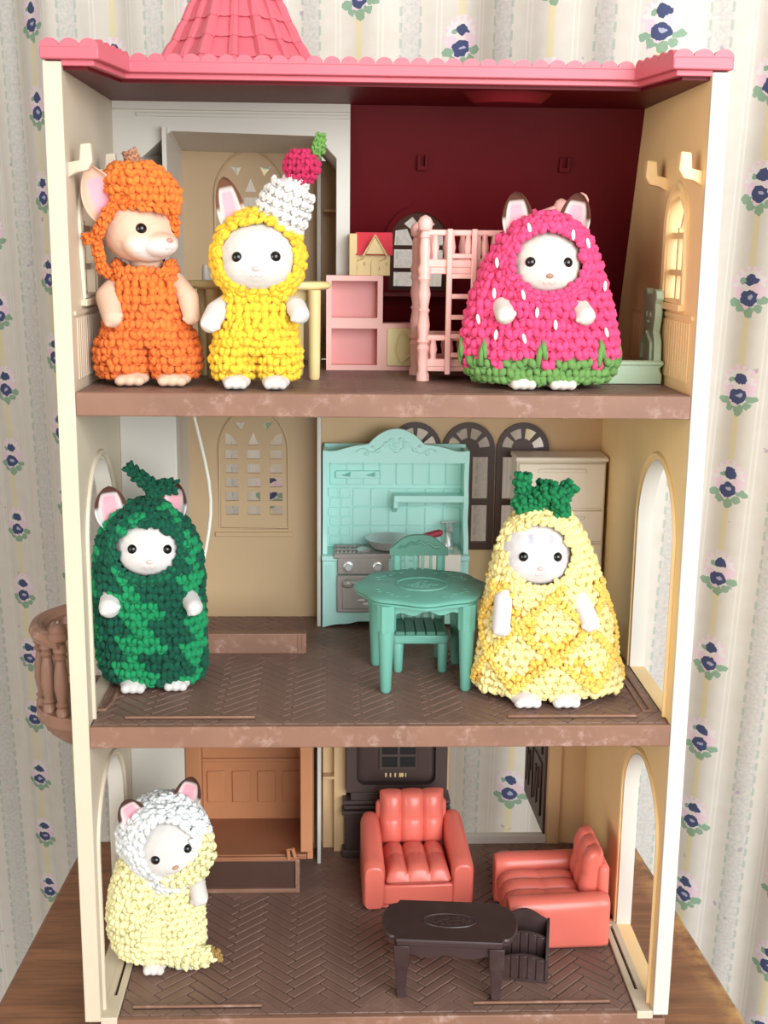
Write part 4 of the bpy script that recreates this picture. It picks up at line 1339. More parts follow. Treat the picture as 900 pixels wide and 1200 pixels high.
def rrect(x0, x1, z0, z1, r, n=5):
    p = []
    for cx, cz_, a0 in ((x1 - r, z0 + r, -PI / 2), (x1 - r, z1 - r, 0), (x0 + r, z1 - r, PI / 2), (x0 + r, z0 + r, PI)):
        p += [(cx + r * math.cos(a0 + PI / 2 * i / n), cz_ + r * math.sin(a0 + PI / 2 * i / n)) for i in range(n + 1)]
    return p


obj('screen_frame', B().plate(sc_o, [rrect(15.0, 20.4, 8.1, 13.2, 0.6)], XZ, 18.25, 19.2), m_tvdk, t)
inn = [[(x, 18.75, z) for x, z in rrect(15.0, 20.4, 8.1, 13.2, 0.6)], [(x, 18.45, z) for x, z in rrect(15.35, 20.05, 8.4, 12.9, 0.7)]]
obj('screen', B().loft(inn), m_tvdk, t, angle=60)
g = obj('reflected_panes', B().plate([(16.55, 9.2), (19.1, 9.2), (19.1, 12.4), (16.55, 12.4)], [[(x, z), (x + 1.05, z), (x + 1.05, z + 0.75), (x, z + 0.75)] for x in (16.72, 17.95) for z in (9.38, 10.3, 11.22)], XZ, 18.33, 18.47), m_tvdk, t)
obj('pane_back', B().box(16.6, 19.05, 18.42, 18.46, 9.25, 12.35), m_black, g)
for i, w in enumerate((0.12, 0.1, 0.12, 0.5, 0.1)):
    x = 16.95 + i * 0.32
    obj('maker_plate', B().box(x, x + w, 18.38, 18.46, 8.62, 8.9), m_sand, t)

# ------------------------------------------------------------------ crochet
def yarn_mat(name, rough=0.85):
    m, t, b = new_mat(name)
    a = t.node('ShaderNodeVertexColor')
    a.layer_name = 'Col'
    tc = t.node('ShaderNodeTexCoord').outputs['Object']
    n1 = t.noise(tc, 700, 3, 0.6)
    n2 = t.noise(tc, 2600, 2, 0.6)
    c = t.mix(t.ramp(n1, 0.3, 0.75), t.mix(1.0, a.outputs[0], (0.84, 0.82, 0.8), 'MULTIPLY'), a.outputs[0])
    t.l.new(c, b.inputs['Base Color'])
    b.inputs['Roughness'].default_value = rough
    b.inputs['Specular IOR Level'].default_value = 0.12
    b.inputs['Sheen Weight'].default_value = 0.06
    bn = t.node('ShaderNodeBump')
    bn.inputs['Strength'].default_value = 0.5
    bn.inputs['Distance'].default_value = 0.0004
    t.l.new(t.math('ADD', n1, t.math('MULTIPLY', n2, 0.6)), bn.inputs['Height'])
    t.l.new(bn.outputs[0], b.inputs['Normal'])
    return m


m_yarn = yarn_mat('crochet_yarn')


def fur_mat():
    m, t, b = new_mat('flocked_fur')
    a = t.node('ShaderNodeVertexColor')
    a.layer_name = 'Col'
    tc = t.node('ShaderNodeTexCoord').outputs['Object']
    n1 = t.noise(tc, 1800, 3, 0.6)
    c = t.mix(t.ramp(n1, 0.25, 0.75), t.mix(1.0, a.outputs[0], (0.93, 0.92, 0.92), 'MULTIPLY'), a.outputs[0])
    t.l.new(c, b.inputs['Base Color'])
    b.inputs['Roughness'].default_value = 0.95
    b.inputs['Specular IOR Level'].default_value = 0.05
    b.inputs['Sheen Weight'].default_value = 0.08
    bn = t.node('ShaderNodeBump')
    bn.inputs['Strength'].default_value = 0.2
    bn.inputs['Distance'].default_value = 0.0003
    t.l.new(n1, bn.inputs['Height'])
    t.l.new(bn.outputs[0], b.inputs['Normal'])
    return m


m_fur = fur_mat()
m_eye = mat('glossy_black_eye', '0b0908', 0.08, 0.0, spec=0.6)
m_mouth = mat('mouth_grey_pink', 'c9aaa6', 0.8)
NP = np.array


def unit(a):
    return a / np.maximum(np.linalg.norm(a, axis=-1, keepdims=True), 1e-9)


class Knit:
    """stitches are gathered here and become one mesh"""
    def __init__(self, seed=1):
        self.V, self.C, self.nf = [], [], 0
        self.F = []
        self.nv = 0
        self.rg = np.random.default_rng(seed)
        V, F = ico(1)
        self.bv, self.bf = NP(V), NP(F)

    def lobes(self, P, A, Bx, N, la, lb, ln, col):
        """ellipsoids at P with axes A (long), Bx, N and half sizes"""
        n = len(P)
        if not n:
            return
        la, lb, ln = (np.broadcast_to(NP(x, float), (n,)) for x in (la, lb, ln))
        b = self.bv
        X = (P[:, None, :] + A[:, None, :] * (b[None, :, 0:1] * la[:, None, None]) + Bx[:, None, :] * (b[None, :, 1:2] * lb[:, None, None])
             + N[:, None, :] * (b[None, :, 2:3] * ln[:, None, None]))
        # droplet: a little fatter at one end
        self.V.append(X.reshape(-1, 3))
        self.C.append(np.repeat(np.broadcast_to(col, (n, 3)), len(b), axis=0))
        off = self.nv + np.arange(n)[:, None, None] * len(b)
        self.F.append((self.bf[None] + off).reshape(-1, 3))
        self.nv += n * len(b)

    def stitch(self, P, TU, TV, N, w, h, col, ang=0.5, fat=1.0):
        """one V per point: two plump strands that lean apart"""
        n = len(P)
        if not n:
            return
        rg = self.rg
        col = np.broadcast_to(NP(col, float), (n, 3))
        col = col * (1 + rg.normal(0, 0.05, (n, 1)))
        w = np.broadcast_to(NP(w, float), (n,))
        h = np.broadcast_to(NP(h, float), (n,))
        for s in (-1, 1):
            a = s * ang + rg.normal(0, 0.3, n)
            A = TV * np.cos(a)[:, None] + TU * np.sin(a)[:, None]
            A = unit(A + N * (0.1 + rg.normal(0, 0.16, (n, 1))))
            Bx = unit(np.cross(N, A))
            Nn = unit(np.cross(A, Bx))
            C = P + TU * (s * w * 0.24)[:, None] + N * (w * 0.06 + rg.normal(0, 0.05, n) * w)[:, None] + TV * (rg.normal(0, 0.1, n) * h)[:, None]
            q = fat * (1 + rg.normal(0, 0.09, n))
            self.lobes(C, A, Bx, Nn, h * 0.66 * q, w * 0.335 * q, w * 0.36 * q, col)
        # the loop that closes the stitch, lying across it
        a = rg.normal(0, 0.35, n)
        A = unit(TU * np.cos(a)[:, None] + TV * np.sin(a)[:, None])
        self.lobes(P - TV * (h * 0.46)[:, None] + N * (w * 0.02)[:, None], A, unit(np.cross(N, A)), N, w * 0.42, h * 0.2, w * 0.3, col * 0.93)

    def cord(self, path, r, w, col, h=None, closed=False):
        """crocheted cord: rings of stitches about a path; r one radius or one per point"""
        path = NP(path, float)
        rs = np.broadcast_to(NP(r, float), (len(path),))
        seg = np.linalg.norm(np.diff(path, axis=0), axis=1)
        s = np.concatenate([[0], np.cumsum(seg)])
        h = h or w
        m = max(2, int(round(s[-1] / h)) + 1)
        q = np.linspace(0, s[-1], m)
        Pp = np.stack([np.interp(q, s, path[:, k]) for k in range(3)], 1)
        R = np.interp(q, s, rs)
        T = unit(np.gradient(Pp, axis=0))
        ref = unit(np.cross(T, NP([0.31, 0.2, 0.93])))
        bi = np.cross(T, ref)
        # solid core
        kk = 10
        aa = 2 * PI * np.arange(kk) / kk
        core = (Pp[:, None, :] + (ref[:, None, :] * np.cos(aa)[None, :, None] + bi[:, None, :] * np.sin(aa)[None, :, None]) * (R[:, None, None] * 0.97)).reshape(-1, 3)
        tri = []
        for i in range(m - 1):
            for k in range(kk):
                p0, p1 = i * kk + k, i * kk + (k + 1) % kk
                tri += [(p0, p1, p1 + kk), (p0, p1 + kk, p0 + kk)]
        self.V.append(core)
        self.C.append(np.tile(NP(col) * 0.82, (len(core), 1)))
        self.F.append(NP(tri) + self.nv)
        self.nv += len(core)
        for i in range(m):
            k = max(4, int(round(2 * PI * R[i] / w)))
            a = 2 * PI * (np.arange(k) + 0.5 * (i % 2)) / k
            N = ref[i] * np.cos(a)[:, None] + bi[i] * np.sin(a)[:, None]
            P = Pp[i] + N * R[i]
            TU = np.cross(np.broadcast_to(T[i], N.shape), N)
            self.stitch(P, TU, np.broadcast_to(T[i], N.shape).copy(), N, max(2 * PI * R[i] / k, w * 0.8), h, col)

    def braid(self, path, normal, w, h, col, closed=False):
        """flat chain of Vs along a path; normal(points) gives the outward side"""
        path = NP(path, float)
        if closed:
            path = np.vstack([path, path[:1]])
        seg = np.linalg.norm(np.diff(path, axis=0), axis=1)
        s = np.concatenate([[0], np.cumsum(seg)])
        m = max(2, int(round(s[-1] / h)))
        q = (np.arange(m) + 0.5) * s[-1] / m
        P = np.stack([np.interp(q, s, path[:, k]) for k in range(3)], 1)
        e = 1e-2
        P2 = np.stack([np.interp(q + e, s, path[:, k]) for k in range(3)], 1)
        T = unit(P2 - P + 1e-12)
        N = unit(normal(P))
        N = unit(N - T * (N * T).sum(1, keepdims=True))
        self.stitch(P, np.cross(T, N), T, N, w, h, col)

    def mesh(self, name):
        V, C, F = np.concatenate(self.V), np.concatenate(self.C), np.concatenate(self.F)
        return np_mesh(name, V, F, C)


def np_mesh(name, V, F, C=None, mat_=None):
    me = bpy.data.meshes.new(name)
    F = np.asarray(F)
    k = F.shape[1]
    me.vertices.add(len(V))
    me.vertices.foreach_set('co', (np.asarray(V) * S).astype(np.float32).ravel())
    me.loops.add(F.size)
    me.loops.foreach_set('vertex_index', F.astype(np.int32).ravel())
    me.polygons.add(len(F))
    me.polygons.foreach_set('loop_start', np.arange(0, F.size, k, dtype=np.int32))
    me.polygons.foreach_set('use_smooth', np.ones(len(F), bool))
    me.update(calc_edges=True)
    me.validate()
    if C is not None:
        set_col(me, C)
    return me


def set_col(me, C):
    a = me.color_attributes.new('Col', 'FLOAT_COLOR', 'POINT')
    c = np.ones((len(C), 4), np.float32)
    c[:, :3] = np.clip(C, 0, 1)
    a.data.foreach_set('color', c.ravel())


class Sock:
    """tube of cloth about an upright axis; profile rows (z, cx, hx, cy, hy), bottom to top"""
    def __init__(self, prof, expo=2.0, disp=None):
        p = NP(prof, float)
        # smooth the profile
        t = np.concatenate([[0], np.cumsum(np.hypot(np.diff(p[:, 0]), np.diff(p[:, 2])))])
        q = np.linspace(0, t[-1], 160)
        d = np.stack([np.interp(q, t, p[:, k]) for k in range(5)], 1)
        ker = np.hanning(17)
        ker /= ker.sum()
        dp = np.vstack([np.repeat(d[:1], 8, 0), d, np.repeat(d[-1:], 8, 0)])
        sm = np.stack([np.convolve(dp[:, k], ker, 'valid') for k in range(5)], 1)
        sm[0], sm[-1] = d[0], d[-1]
        self.d, self.q, self.L, self.e, self.disp = sm, q, t[-1], expo, disp

    def at(self, th, s):
        """points at angle th (0 = +x, -pi/2 = front) and length s along the profile"""
        z, cx, hx, cy, hy = (np.interp(s, self.q, self.d[:, k]) for k in range(5))
        c, sn = np.cos(th), np.sin(th)
        k = 2.0 / self.e
        x = cx + hx * np.sign(c) * np.abs(c) ** k
        y = cy + hy * np.sign(sn) * np.abs(sn) ** k
        P = np.stack([x, y, z], -1)
        if self.disp is not None:
            D = self.disp(th, z)
            P = P + np.stack([D * c, D * sn, 0 * z], -1)
        return P

    def frame(self, th, s):
        e = 0.01
        P = self.at(th, s)
        TU = unit(self.at(th + e, s) - self.at(th - e, s))
        s1, s0 = np.minimum(s + 0.05, self.L), np.maximum(s - 0.05, 0)
        TV = unit(self.at(th, s1) - self.at(th, s0))
        N = unit(np.cross(TU, TV))
        return P, TU, TV, N

    def knit(self, K, w, h, colf, keep=None, ang=0.5, fat=1.0):
        rows = max(2, int(round(self.L / h)))
        for r in range(rows + 1):
            s = self.L * r / rows
            th = np.linspace(0, 2 * PI, 240, endpoint=False)
            ring = self.at(th, np.full(240, s))
            cum = np.concatenate([[0], np.cumsum(np.linalg.norm(np.roll(ring, -1, 0) - ring, axis=1))])
            n = max(3, int(round(cum[-1] / w)))
            q = (np.arange(n) + 0.5 * (r % 2) + K.rg.uniform(-0.06, 0.06, n)) / n * cum[-1] % cum[-1]
            tt = np.interp(q, cum, np.concatenate([th, [2 * PI]]))
            P, TU, TV, N = self.frame(tt, np.full(n, s))
            col = colf(P, tt, r)
            if keep is not None:
                m = keep(P)
                P, TU, TV, N, col = P[m], TU[m], TV[m], N[m], np.broadcast_to(col, (n, 3))[m]
            K.stitch(P, TU, TV, N, cum[-1] / n, self.L / rows, col, ang, fat)

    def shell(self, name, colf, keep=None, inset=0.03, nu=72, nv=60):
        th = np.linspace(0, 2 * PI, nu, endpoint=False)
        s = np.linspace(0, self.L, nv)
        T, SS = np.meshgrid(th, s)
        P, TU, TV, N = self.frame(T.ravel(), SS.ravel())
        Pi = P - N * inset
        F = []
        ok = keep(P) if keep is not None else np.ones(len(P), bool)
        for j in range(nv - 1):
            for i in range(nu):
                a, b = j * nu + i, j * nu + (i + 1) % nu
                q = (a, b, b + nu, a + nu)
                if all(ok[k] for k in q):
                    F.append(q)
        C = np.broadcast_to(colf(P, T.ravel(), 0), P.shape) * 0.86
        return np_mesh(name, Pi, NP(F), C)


def face_hole(cx, cz, rx, rz, ymax, tilt=0.0, grow=1.0):
    c, s = math.cos(tilt), math.sin(tilt)

    def keep(P):
        dx, dz = P[:, 0] - cx, P[:, 2] - cz
        a, b = dx * c + dz * s, -dx * s + dz * c
        return ~(((a / (rx * grow)) ** 2 + (b / (rz * grow)) ** 2 < 1) & (P[:, 1] < ymax))
    return keep


def rim_path(sock, cx, cz, rx, rz, tilt=0.0, n=60, push=0.0):
    """closed path round a face opening, lying on the front of the sock"""
    out = []
    ss = np.linspace(0, sock.L, 300)
    zz = np.interp(ss, sock.q, sock.d[:, 0])
    for i in range(n):
        a = 2 * PI * i / n
        u, v = rx * math.cos(a), rz * math.sin(a)
        x = cx + u * math.cos(tilt) - v * math.sin(tilt)
        z = cz + u * math.sin(tilt) + v * math.cos(tilt)
        z_, cxx, hx, cy, hy = (float(np.interp(z, sock.d[:, 0], sock.d[:, k])) for k in range(5))
        k = min(0.97, abs((x - cxx) / max(hx, 1e-3)))
        y = cy - hy * (1 - k ** sock.e) ** (1 / sock.e)
        out.append((x, y - push, z))
    return NP(out)


front_normal = lambda cx, cz, cy: (lambda P: P - NP([cx, cy, cz]))


# ------------------------------------------------------------------ animal dolls
def fuse(mb, voxel=0.065, sm=7):
    me = mb.mesh('fuse', 180, recalc=True)
    o = bpy.data.objects.new('fuse', me)
    COL.objects.link(o)
    r = o.modifiers.new('r', 'REMESH')
    r.mode = 'VOXEL'
    r.voxel_size = voxel * S
    r.use_smooth_shade = True
    s = o.modifiers.new('s', 'SMOOTH')
    s.factor = 0.5
    s.iterations = sm
    dg = bpy.context.evaluated_depsgraph_get()
    dg.update()
    out = bpy.data.meshes.new_from_object(o.evaluated_get(dg))
    bpy.data.objects.remove(o)
    bpy.data.meshes.remove(me)
    out.polygons.foreach_set('use_smooth', [True] * len(out.polygons))
    return out


def ear_geo(E, h, w, fur, tip, inner, point=0.0):
    """upright hollow ear opening towards -y: vertices, triangles and colours; rim, bowl and back in one skin"""
    V, C = [], []
    nr, na = 26, 36
    cf, ct, ci = NP(lin(fur)), NP(lin(tip or fur)), NP(lin(inner))
    for i in range(nr):
        t = i / (nr - 1)
        ww = w * max(0.0, math.sin(PI * (0.14 + 0.86 * min(1.0, t)))) ** (0.55 + 0.45 * point)
        ww = max(ww, 0.012)
        dp = 0.5 * w * min(1.0, ww / w * 1.1)
        for k in range(na):
            a = 2 * PI * k / na
            q = math.cos(a)
            x = ww * q
            if math.sin(a) >= 0:
                y = dp * (math.sqrt(max(0, 1 - q * q))) * 0.85
            else:
                u = abs(q)
                y = dp * 0.62 * (1 - u ** 2.2) - 0.13 * w * math.exp(-((u - 0.9) / 0.14) ** 2)
            V.append(E @ Vector((x, y - 0.2 * w, h * t * (1 + 0.0 * q))))
            fr = math.sin(a) < 0
            c = cf
            edge = abs(q) if fr else 1.0
            if tip:
                b1 = max(0.0, min(1.0, (t - 0.78) / 0.06)) if fr else max(0.0, min(1.0, (t - 0.45) / 0.1))
                b2 = max(0.0, min(1.0, (edge - 0.66) / 0.1)) * max(0.0, min(1.0, (t - 0.42) / 0.1)) if fr else 0.0
                c = cf + (ct - cf) * max(b1, b2)
            if fr:
                pk = max(0.0, min(1.0, (0.62 - 0.1 * t - edge) / 0.14)) * max(0.0, min(1.0, (0.8 - t) / 0.08))
                c = c + (ci - c) * pk
            C.append(c)
    F = []
    for i in range(nr - 1):
        for k in range(na):
            p0, p1 = i * na + k, i * na + (k + 1) % na
            F += [(p0, p1, p1 + na), (p0, p1 + na, p0 + na)]
    return V, F, C


def doll(name, label, loc, rz=0.0, head=None, ears=(), arms=(), feet=(), torso=(), fur='f6efe9', ear_tip=None, ear_in='e7a2ac', muzzle=0.72, nose='d8a9a2', extra=None,
         eye_x=0.95, eye_z=0.05, eye_r=0.285, nose_z=-0.5, group='crochet-dressed animal dolls', muzzle_r=(1.05, 0.7, 0.72), muzzle_z=-0.6, nose_r=(0.2, 0.13, 0.13), snout=0.0):
    """head: (centre, radii, yaw, pitch, roll). ears: (x, y, z, lean, turn, tilt, height, width) in the head frame"""
    t = thing(name, label, 'doll', loc, rz, group)
    hc, hr, yaw, pitch, roll = head
    H = Matrix.Translation(hc) @ Matrix.Rotation(yaw, 4, 'Z') @ Matrix.Rotation(roll, 4, 'Y') @ Matrix.Rotation(pitch, 4, 'X')
    mb = MB()
    mb.ball((0, 0, 0), hr, H, 3)
    mb.ball((0, -hr[1] * 0.45, -hr[2] * 0.28), (hr[0] * 0.86, hr[1] * 0.62, hr[2] * 0.66), H, 3)
    mc = Vector((0, -hr[1] * muzzle - snout, muzzle_z))
    mb.ball(mc, muzzle_r, H, 3)
    em = []
    for (x, y, z, lean, turn, tilt, eh, ew) in ears:
        E = H @ Matrix.Translation((x, y, z)) @ Matrix.Rotation(turn, 4, 'Z') @ Matrix.Rotation(lean, 4, 'Y') @ Matrix.Rotation(tilt, 4, 'X')
        em.append((E, eh, ew))
    for seg in torso:
        mb.ball(seg[0], seg[1], None, 3)
    for path, rads in arms:
        for i in range(len(path) - 1):
            a, b = Vector(path[i]), Vector(path[i + 1])
            for k in range(7):
                u = k / 6
                r = rads[i] + (rads[i + 1] - rads[i]) * u
                mb.ball(a + (b - a) * u, r, None, 3)
        # three soft finger bumps and a thumb
        a, b = Vector(path[-2]), Vector(path[-1])
        d = (b - a).normalized()
        r = rads[-1]
        side = d.cross(Vector((0, 1, 0)))
        if side.length < 0.1:
            side = Vector((1, 0, 0))
        side.normalize()
        for s in (-0.55, 0.0, 0.55):
            mb.ball(b + d * (r * 0.52) + side * (s * r * 0.8) + Vector((0, -0.1 * r, 0)), r * 0.42, None, 3)
        mb.ball(b + side * (r * 0.85 * (-1 if b.x > 0 else 1)) + Vector((0, -r * 0.35, 0)), r * 0.34, None, 2)
    for (x, y, rx, ry, rz_) in feet:
        F = Matrix.Translation((x, y, 0))
        mb.ball((0, 0, rz_ * 0.92), (rx, ry, rz_), F, 3)
        mb.ball((0, ry * 0.35, rz_ * 1.4), (rx * 0.7, ry * 0.55, rz_ * 1.1), F, 2)
        for s in (-0.5, 0.0, 0.5):
            mb.ball((s * rx, -ry * 0.72, rz_ * 0.75), (rx * 0.34, ry * 0.36, rz_ * 0.68), F, 2)
        mb.lathe([(rx * 0.45, 0), (rx * 0.45, 0.4)], (x, y, 0.0), 12)
    me = fuse(mb)
    V = np.empty(len(me.vertices) * 3, np.float32)
    me.vertices.foreach_get('co', V)
    V = V.reshape(-1, 3) / S
    V[:, 2] = np.maximum(V[:, 2], 0.0)
    me.vertices.foreach_set('co', (V * S).astype(np.float32).ravel())
    C = np.tile(NP(lin(fur)), (len(V), 1))
    if extra:
        Hi = NP(H.inverted())
        extra(V, V @ Hi[:3, :3].T + Hi[:3, 3], C)
    # triangles of the fused body, then the ears rooted in the head, as one mesh
    me.calc_loop_triangles()
    T = np.empty(len(me.loop_triangles) * 3, np.int32)
    me.loop_triangles.foreach_get('vertices', T)
    T = T.reshape(-1, 3)
    bvh_v, bvh_t = V.copy(), T.copy()
    for E, eh, ew in em:
        ev, ef, ec = ear_geo(E, eh, ew, fur, ear_tip, ear_in, 0.6 if eh > 3 else 0.0)
        T = np.vstack([T, NP(ef) + len(V)])
        V = np.vstack([V, NP([tuple(p) for p in ev])])
        C = np.vstack([C, NP(ec)])
    me = np_mesh('body', V, T, C)
    body = link('body', me, m_fur, t)
    # eyes, nose and mouth sit on the fused surface
    from mathutils.bvhtree import BVHTree
    bvh = BVHTree.FromPolygons([Vector(v) for v in bvh_v.tolist()], [tuple(p) for p in bvh_t.tolist()])
    R3 = H.to_3x3()

    def hit(x, z):
        o_ = H @ Vector((x, -6, z))
        loc_, n_, i_, d_ = bvh.ray_cast(o_, R3 @ Vector((0, 1, 0)))
        return (loc_, n_) if loc_ is not None else (H @ Vector((x, -hr[1], z)), R3 @ Vector((0, -1, 0)))
    for s in (-1, 1):
        p, n_ = hit(s * eye_x, eye_z)
        obj('eye', MB().ball(p - n_ * eye_r * 0.35, eye_r, None, 3), m_eye, t, angle=180)
    p, n_ = hit(0, nose_z)
    nm = mat('nose_' + name, nose, 0.6)
    obj('nose', MB().ball((0, 0, 0), nose_r, Matrix.Translation(p) @ R3.to_4x4(), 2), nm, t, angle=180)
    pts = [hit(0, nose_z - 0.12)[0], hit(0, nose_z - 0.3)[0]]
    obj('mouth', MB().tube([hit(x, nose_z - 0.3 - 0.12 * math.sin(abs(x) / 0.3 * PI))[0] for x in np.linspace(-0.3, 0.3, 9)] , 0.025, 5), m_mouth, t)
    return t


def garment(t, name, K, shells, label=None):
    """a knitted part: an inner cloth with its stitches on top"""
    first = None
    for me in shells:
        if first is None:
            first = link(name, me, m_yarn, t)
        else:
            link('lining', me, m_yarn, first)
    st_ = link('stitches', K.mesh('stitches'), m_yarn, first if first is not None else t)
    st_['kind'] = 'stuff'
    if first is None:
        st_.name = name
        first = st_
    if label:
        first['label'] = label
    return first


def rows_from(prof, depth, cyf=0.0, hymin=0.0):
    return [(z, cx, hx, cyf, max(hx * depth, min(hymin, hx))) for z, cx, hx in prof]


const = lambda c: (lambda P, th, r: np.broadcast_to(NP(lin(c)), P.shape))

# ---- strawberry
SL = (24.1, 3.75, Z1)
t = doll('rabbit_doll', 'cream rabbit doll in a pink crochet strawberry costume with green hem', SL,
         head=((0.0, -0.25, 6.45), (2.0, 1.85, 1.8), 0.0, 0.06, 0.0),
         ears=((-1.35, 0.1, 1.0, -0.1, 0.1, 0.0, 2.4, 0.8), (1.3, 0.1, 1.0, 0.15, -0.1, 0.0, 2.4, 0.8)),
         arms=(([(-1.9, -0.3, 4.4), (-2.2, -1.3, 4.15), (-2.15, -2.05, 3.8)], [0.5, 0.52, 0.5]), ([(1.6, -0.3, 4.4), (1.7, -1.3, 4.15), (1.9, -2.05, 3.78)], [0.5, 0.52, 0.5])),
         feet=((-1.1, -1.35, 0.8, 0.95, 0.42), (0.92, -1.35, 0.85, 0.95, 0.42)),
         torso=(((0, 0, 3.0), (1.7, 1.4, 2.6)), ((0, 0, 0.9), (1.6, 1.2, 1.0))), fur='d3cabf', ear_tip='5b3a2e', nose='b0846f', nose_z=-0.6)


def st_disp(th, z):
    # the hood hangs over the front in two soft side flaps
    f = np.exp(-((np.sin(th) + 0.78) / 0.16) ** 2) * np.exp(-((z - 4.6) / 1.8) ** 2)
    return -0.32 * f


st_prof = rows_from([(0.55, 0.05, 3.4), (0.85, 0.02, 3.8), (1.6, 0.0, 3.98), (2.6, -0.05, 3.92), (4.54, -0.1, 3.5), (6.27, -0.05, 2.85), (7.5, 0.03, 2.25), (8.25, 0.03, 1.5), (8.7, 0.05, 0.6), (8.78, 0.05, 0.2)], 0.46, -0.15, 1.85)
sk_ = Sock(st_prof, 2.2, st_disp)
kp = face_hole(0.0, 6.4, 1.85, 1.6, 0)


def st_col(P, th, r):
    c = np.tile(NP(lin('ea4f80')), (len(P), 1))
    g = P[:, 2] < 1.5 + 0.28 * np.sin(th * 9)
    c[g] = lin('6d9653')
    return c


K = Knit(11)
sk_.knit(K, 0.66, 0.5, st_col, face_hole(0.0, 6.4, 1.8, 1.55, 0))
K.braid(rim_path(sk_, 0.0, 6.4, 1.92, 1.66, push=0.05), front_normal(0, 6.35, 1.2), 0.5, 0.42, lin('ea4f80'), True)
K.braid(rim_path(sk_, 0.0, 6.4, 2.15, 1.9, push=0.02), front_normal(0, 6.35, 1.0), 0.5, 0.45, lin('ea4f80'), True)
co = garment(t, 'strawberry_costume', K, [sk_.shell('strawberry_costume', st_col, kp)], 'pink crochet strawberry costume')
KG = Knit(12)
for a0 in (-2.42, -1.62, -0.82, 0.1, 1.2, 2.4, 3.3):
    ss = np.interp(NP([1.75, 2.05]), sk_.d[:, 0], sk_.q)
    P, TU, TV, N = sk_.frame(NP([a0 - 0.025, a0 + 0.03]), ss)
    A = unit(TV + TU * NP([[0.14], [-0.14]]))
    KG.lobes(P + N * 0.24, A, unit(np.cross(N, A)), N, NP([0.7, 0.62]), 0.17, 0.17, NP(lin('6d9653')))
lf = link('leaf_tips', KG.mesh('leaf_tips'), m_yarn, co)
lf['kind'] = 'stuff'
m_seed = mat('white_yarn', 'f6efe6', 0.9)
for (x, z) in ((-2.35, 6.3), (-3.2, 3.5), (-2.4, 2.75), (-1.2, 4.75), (-0.55, 3.9), (0.35, 3.3), (-1.1, 2.6), (2.75, 5.2), (2.9, 2.9), (1.0, 7.7), (1.75, 7.3), (-0.9, 8.0), (-2.5, 4.8)):
    thv = NP([0.0])
    z_, cx, hx, cy, hy = (float(np.interp(z, sk_.d[:, 0], sk_.d[:, k])) for k in range(5))
    k = min(0.98, abs((x - cx) / hx))
    y = cy - hy * (1 - k ** 2.2) ** (1 / 2.2)
    N = Vector((k * math.copysign(1, x) * 0.8, -1 + k * 0.6, 0.1)).normalized()
    p = Vector((x, y, z)) + N * 0.27
    obj('seed', MB().ball((0, 0, 0), (0.1, 0.09, 0.27), Matrix.Translation(p) @ Matrix.Rotation(rnd.uniform(-0.3, 0.3), 4, 'Y'), 2), m_seed, co, angle=180)

# ---- pumpkin (fennec) doll
OL = (4.12, 3.9, Z1)
OH = Vector((-0.5, -0.35, 7.75))


def fennec_face(V, L, C):
    w = np.clip((-0.95 - L[:, 1]) / 0.5, 0, 1) * np.clip((-0.2 - L[:, 2]) / 0.4, 0, 1) * np.clip((L[:, 2] + 2.0) / 0.2, 0, 1)
    C += (NP(lin('ddd2cc')) - C) * w[:, None]


t = doll('fennec_doll', 'peach fennec doll in orange crochet dungarees and a pumpkin hat', OL,
         head=(tuple(OH), (1.9, 1.8, 1.65), 0.8, 0.05, 0.0),
         ears=((-1.4, 0.1, 0.2, -0.45, -0.55, 0.1, 3.2, 0.98), (1.3, 0.6, 0.6, 0.7, -0.6, -0.7, 2.2, 0.8)),
         arms=(([(-1.45, 0.0, 5.3), (-2.05, -0.7, 4.4), (-1.75, -1.6, 3.45)], [0.55, 0.66, 0.52]), ([(1.25, 0.0, 5.2), (1.9, -0.5, 4.4), (2.15, -1.2, 3.5)], [0.5, 0.55, 0.42])),
         feet=((-1.0, -0.9, 0.92, 1.0, 0.4), (1.15, -0.95, 0.9, 1.0, 0.4)),
         torso=(((-0.2, 0, 4.4), (1.3, 1.1, 1.6)), ((-1.45, 0, 1.3), (0.8, 0.9, 1.0)), ((1.1, 0, 1.3), (0.7, 0.9, 1.0)), ((-0.2, -0.05, 6.1), (0.85, 0.8, 0.7))), fur='dcb79d', ear_in='eaa9b4', nose='c98b7c', muzzle=0.8,
         muzzle_r=(0.95, 0.85, 0.62), muzzle_z=-0.62, nose_z=-0.4, snout=0.25, eye_x=0.98, eye_z=0.12,
         extra=fennec_face)
K = Knit(21)
oc = lin('ee7d38')
tor = Sock(rows_from([(2.2, -0.25, 1.9), (2.8, -0.3, 2.15), (3.4, -0.3, 1.95), (4.2, -0.3, 1.72), (5.2, -0.28, 1.6), (5.75, -0.25, 1.5)], 0.76), 2.3)
tor.knit(K, 0.6, 0.46, const('ee7c3c'))
shs = [tor.shell('dungarees', const('ee7c3c'))]
for (cx, hx) in ((-1.5, 1.34), (1.1, 1.2)):
    lg = Sock([(0.55, cx, hx * 0.55, 0, 0.95), (0.5, cx, hx * 0.85, 0, 1.35), (0.85, cx, hx * 1.0, 0, 1.6), (1.5, cx, hx * 1.05, 0, 1.72), (2.3, cx * 0.95, hx * 0.95, 0, 1.62), (2.95, cx * 0.8, hx * 0.75, 0, 1.35)], 2.0)
    lg.knit(K, 0.6, 0.44, const('ee7c3c'))
    shs.append(lg.shell('lining', const('ee7c3c'), inset=0.05))
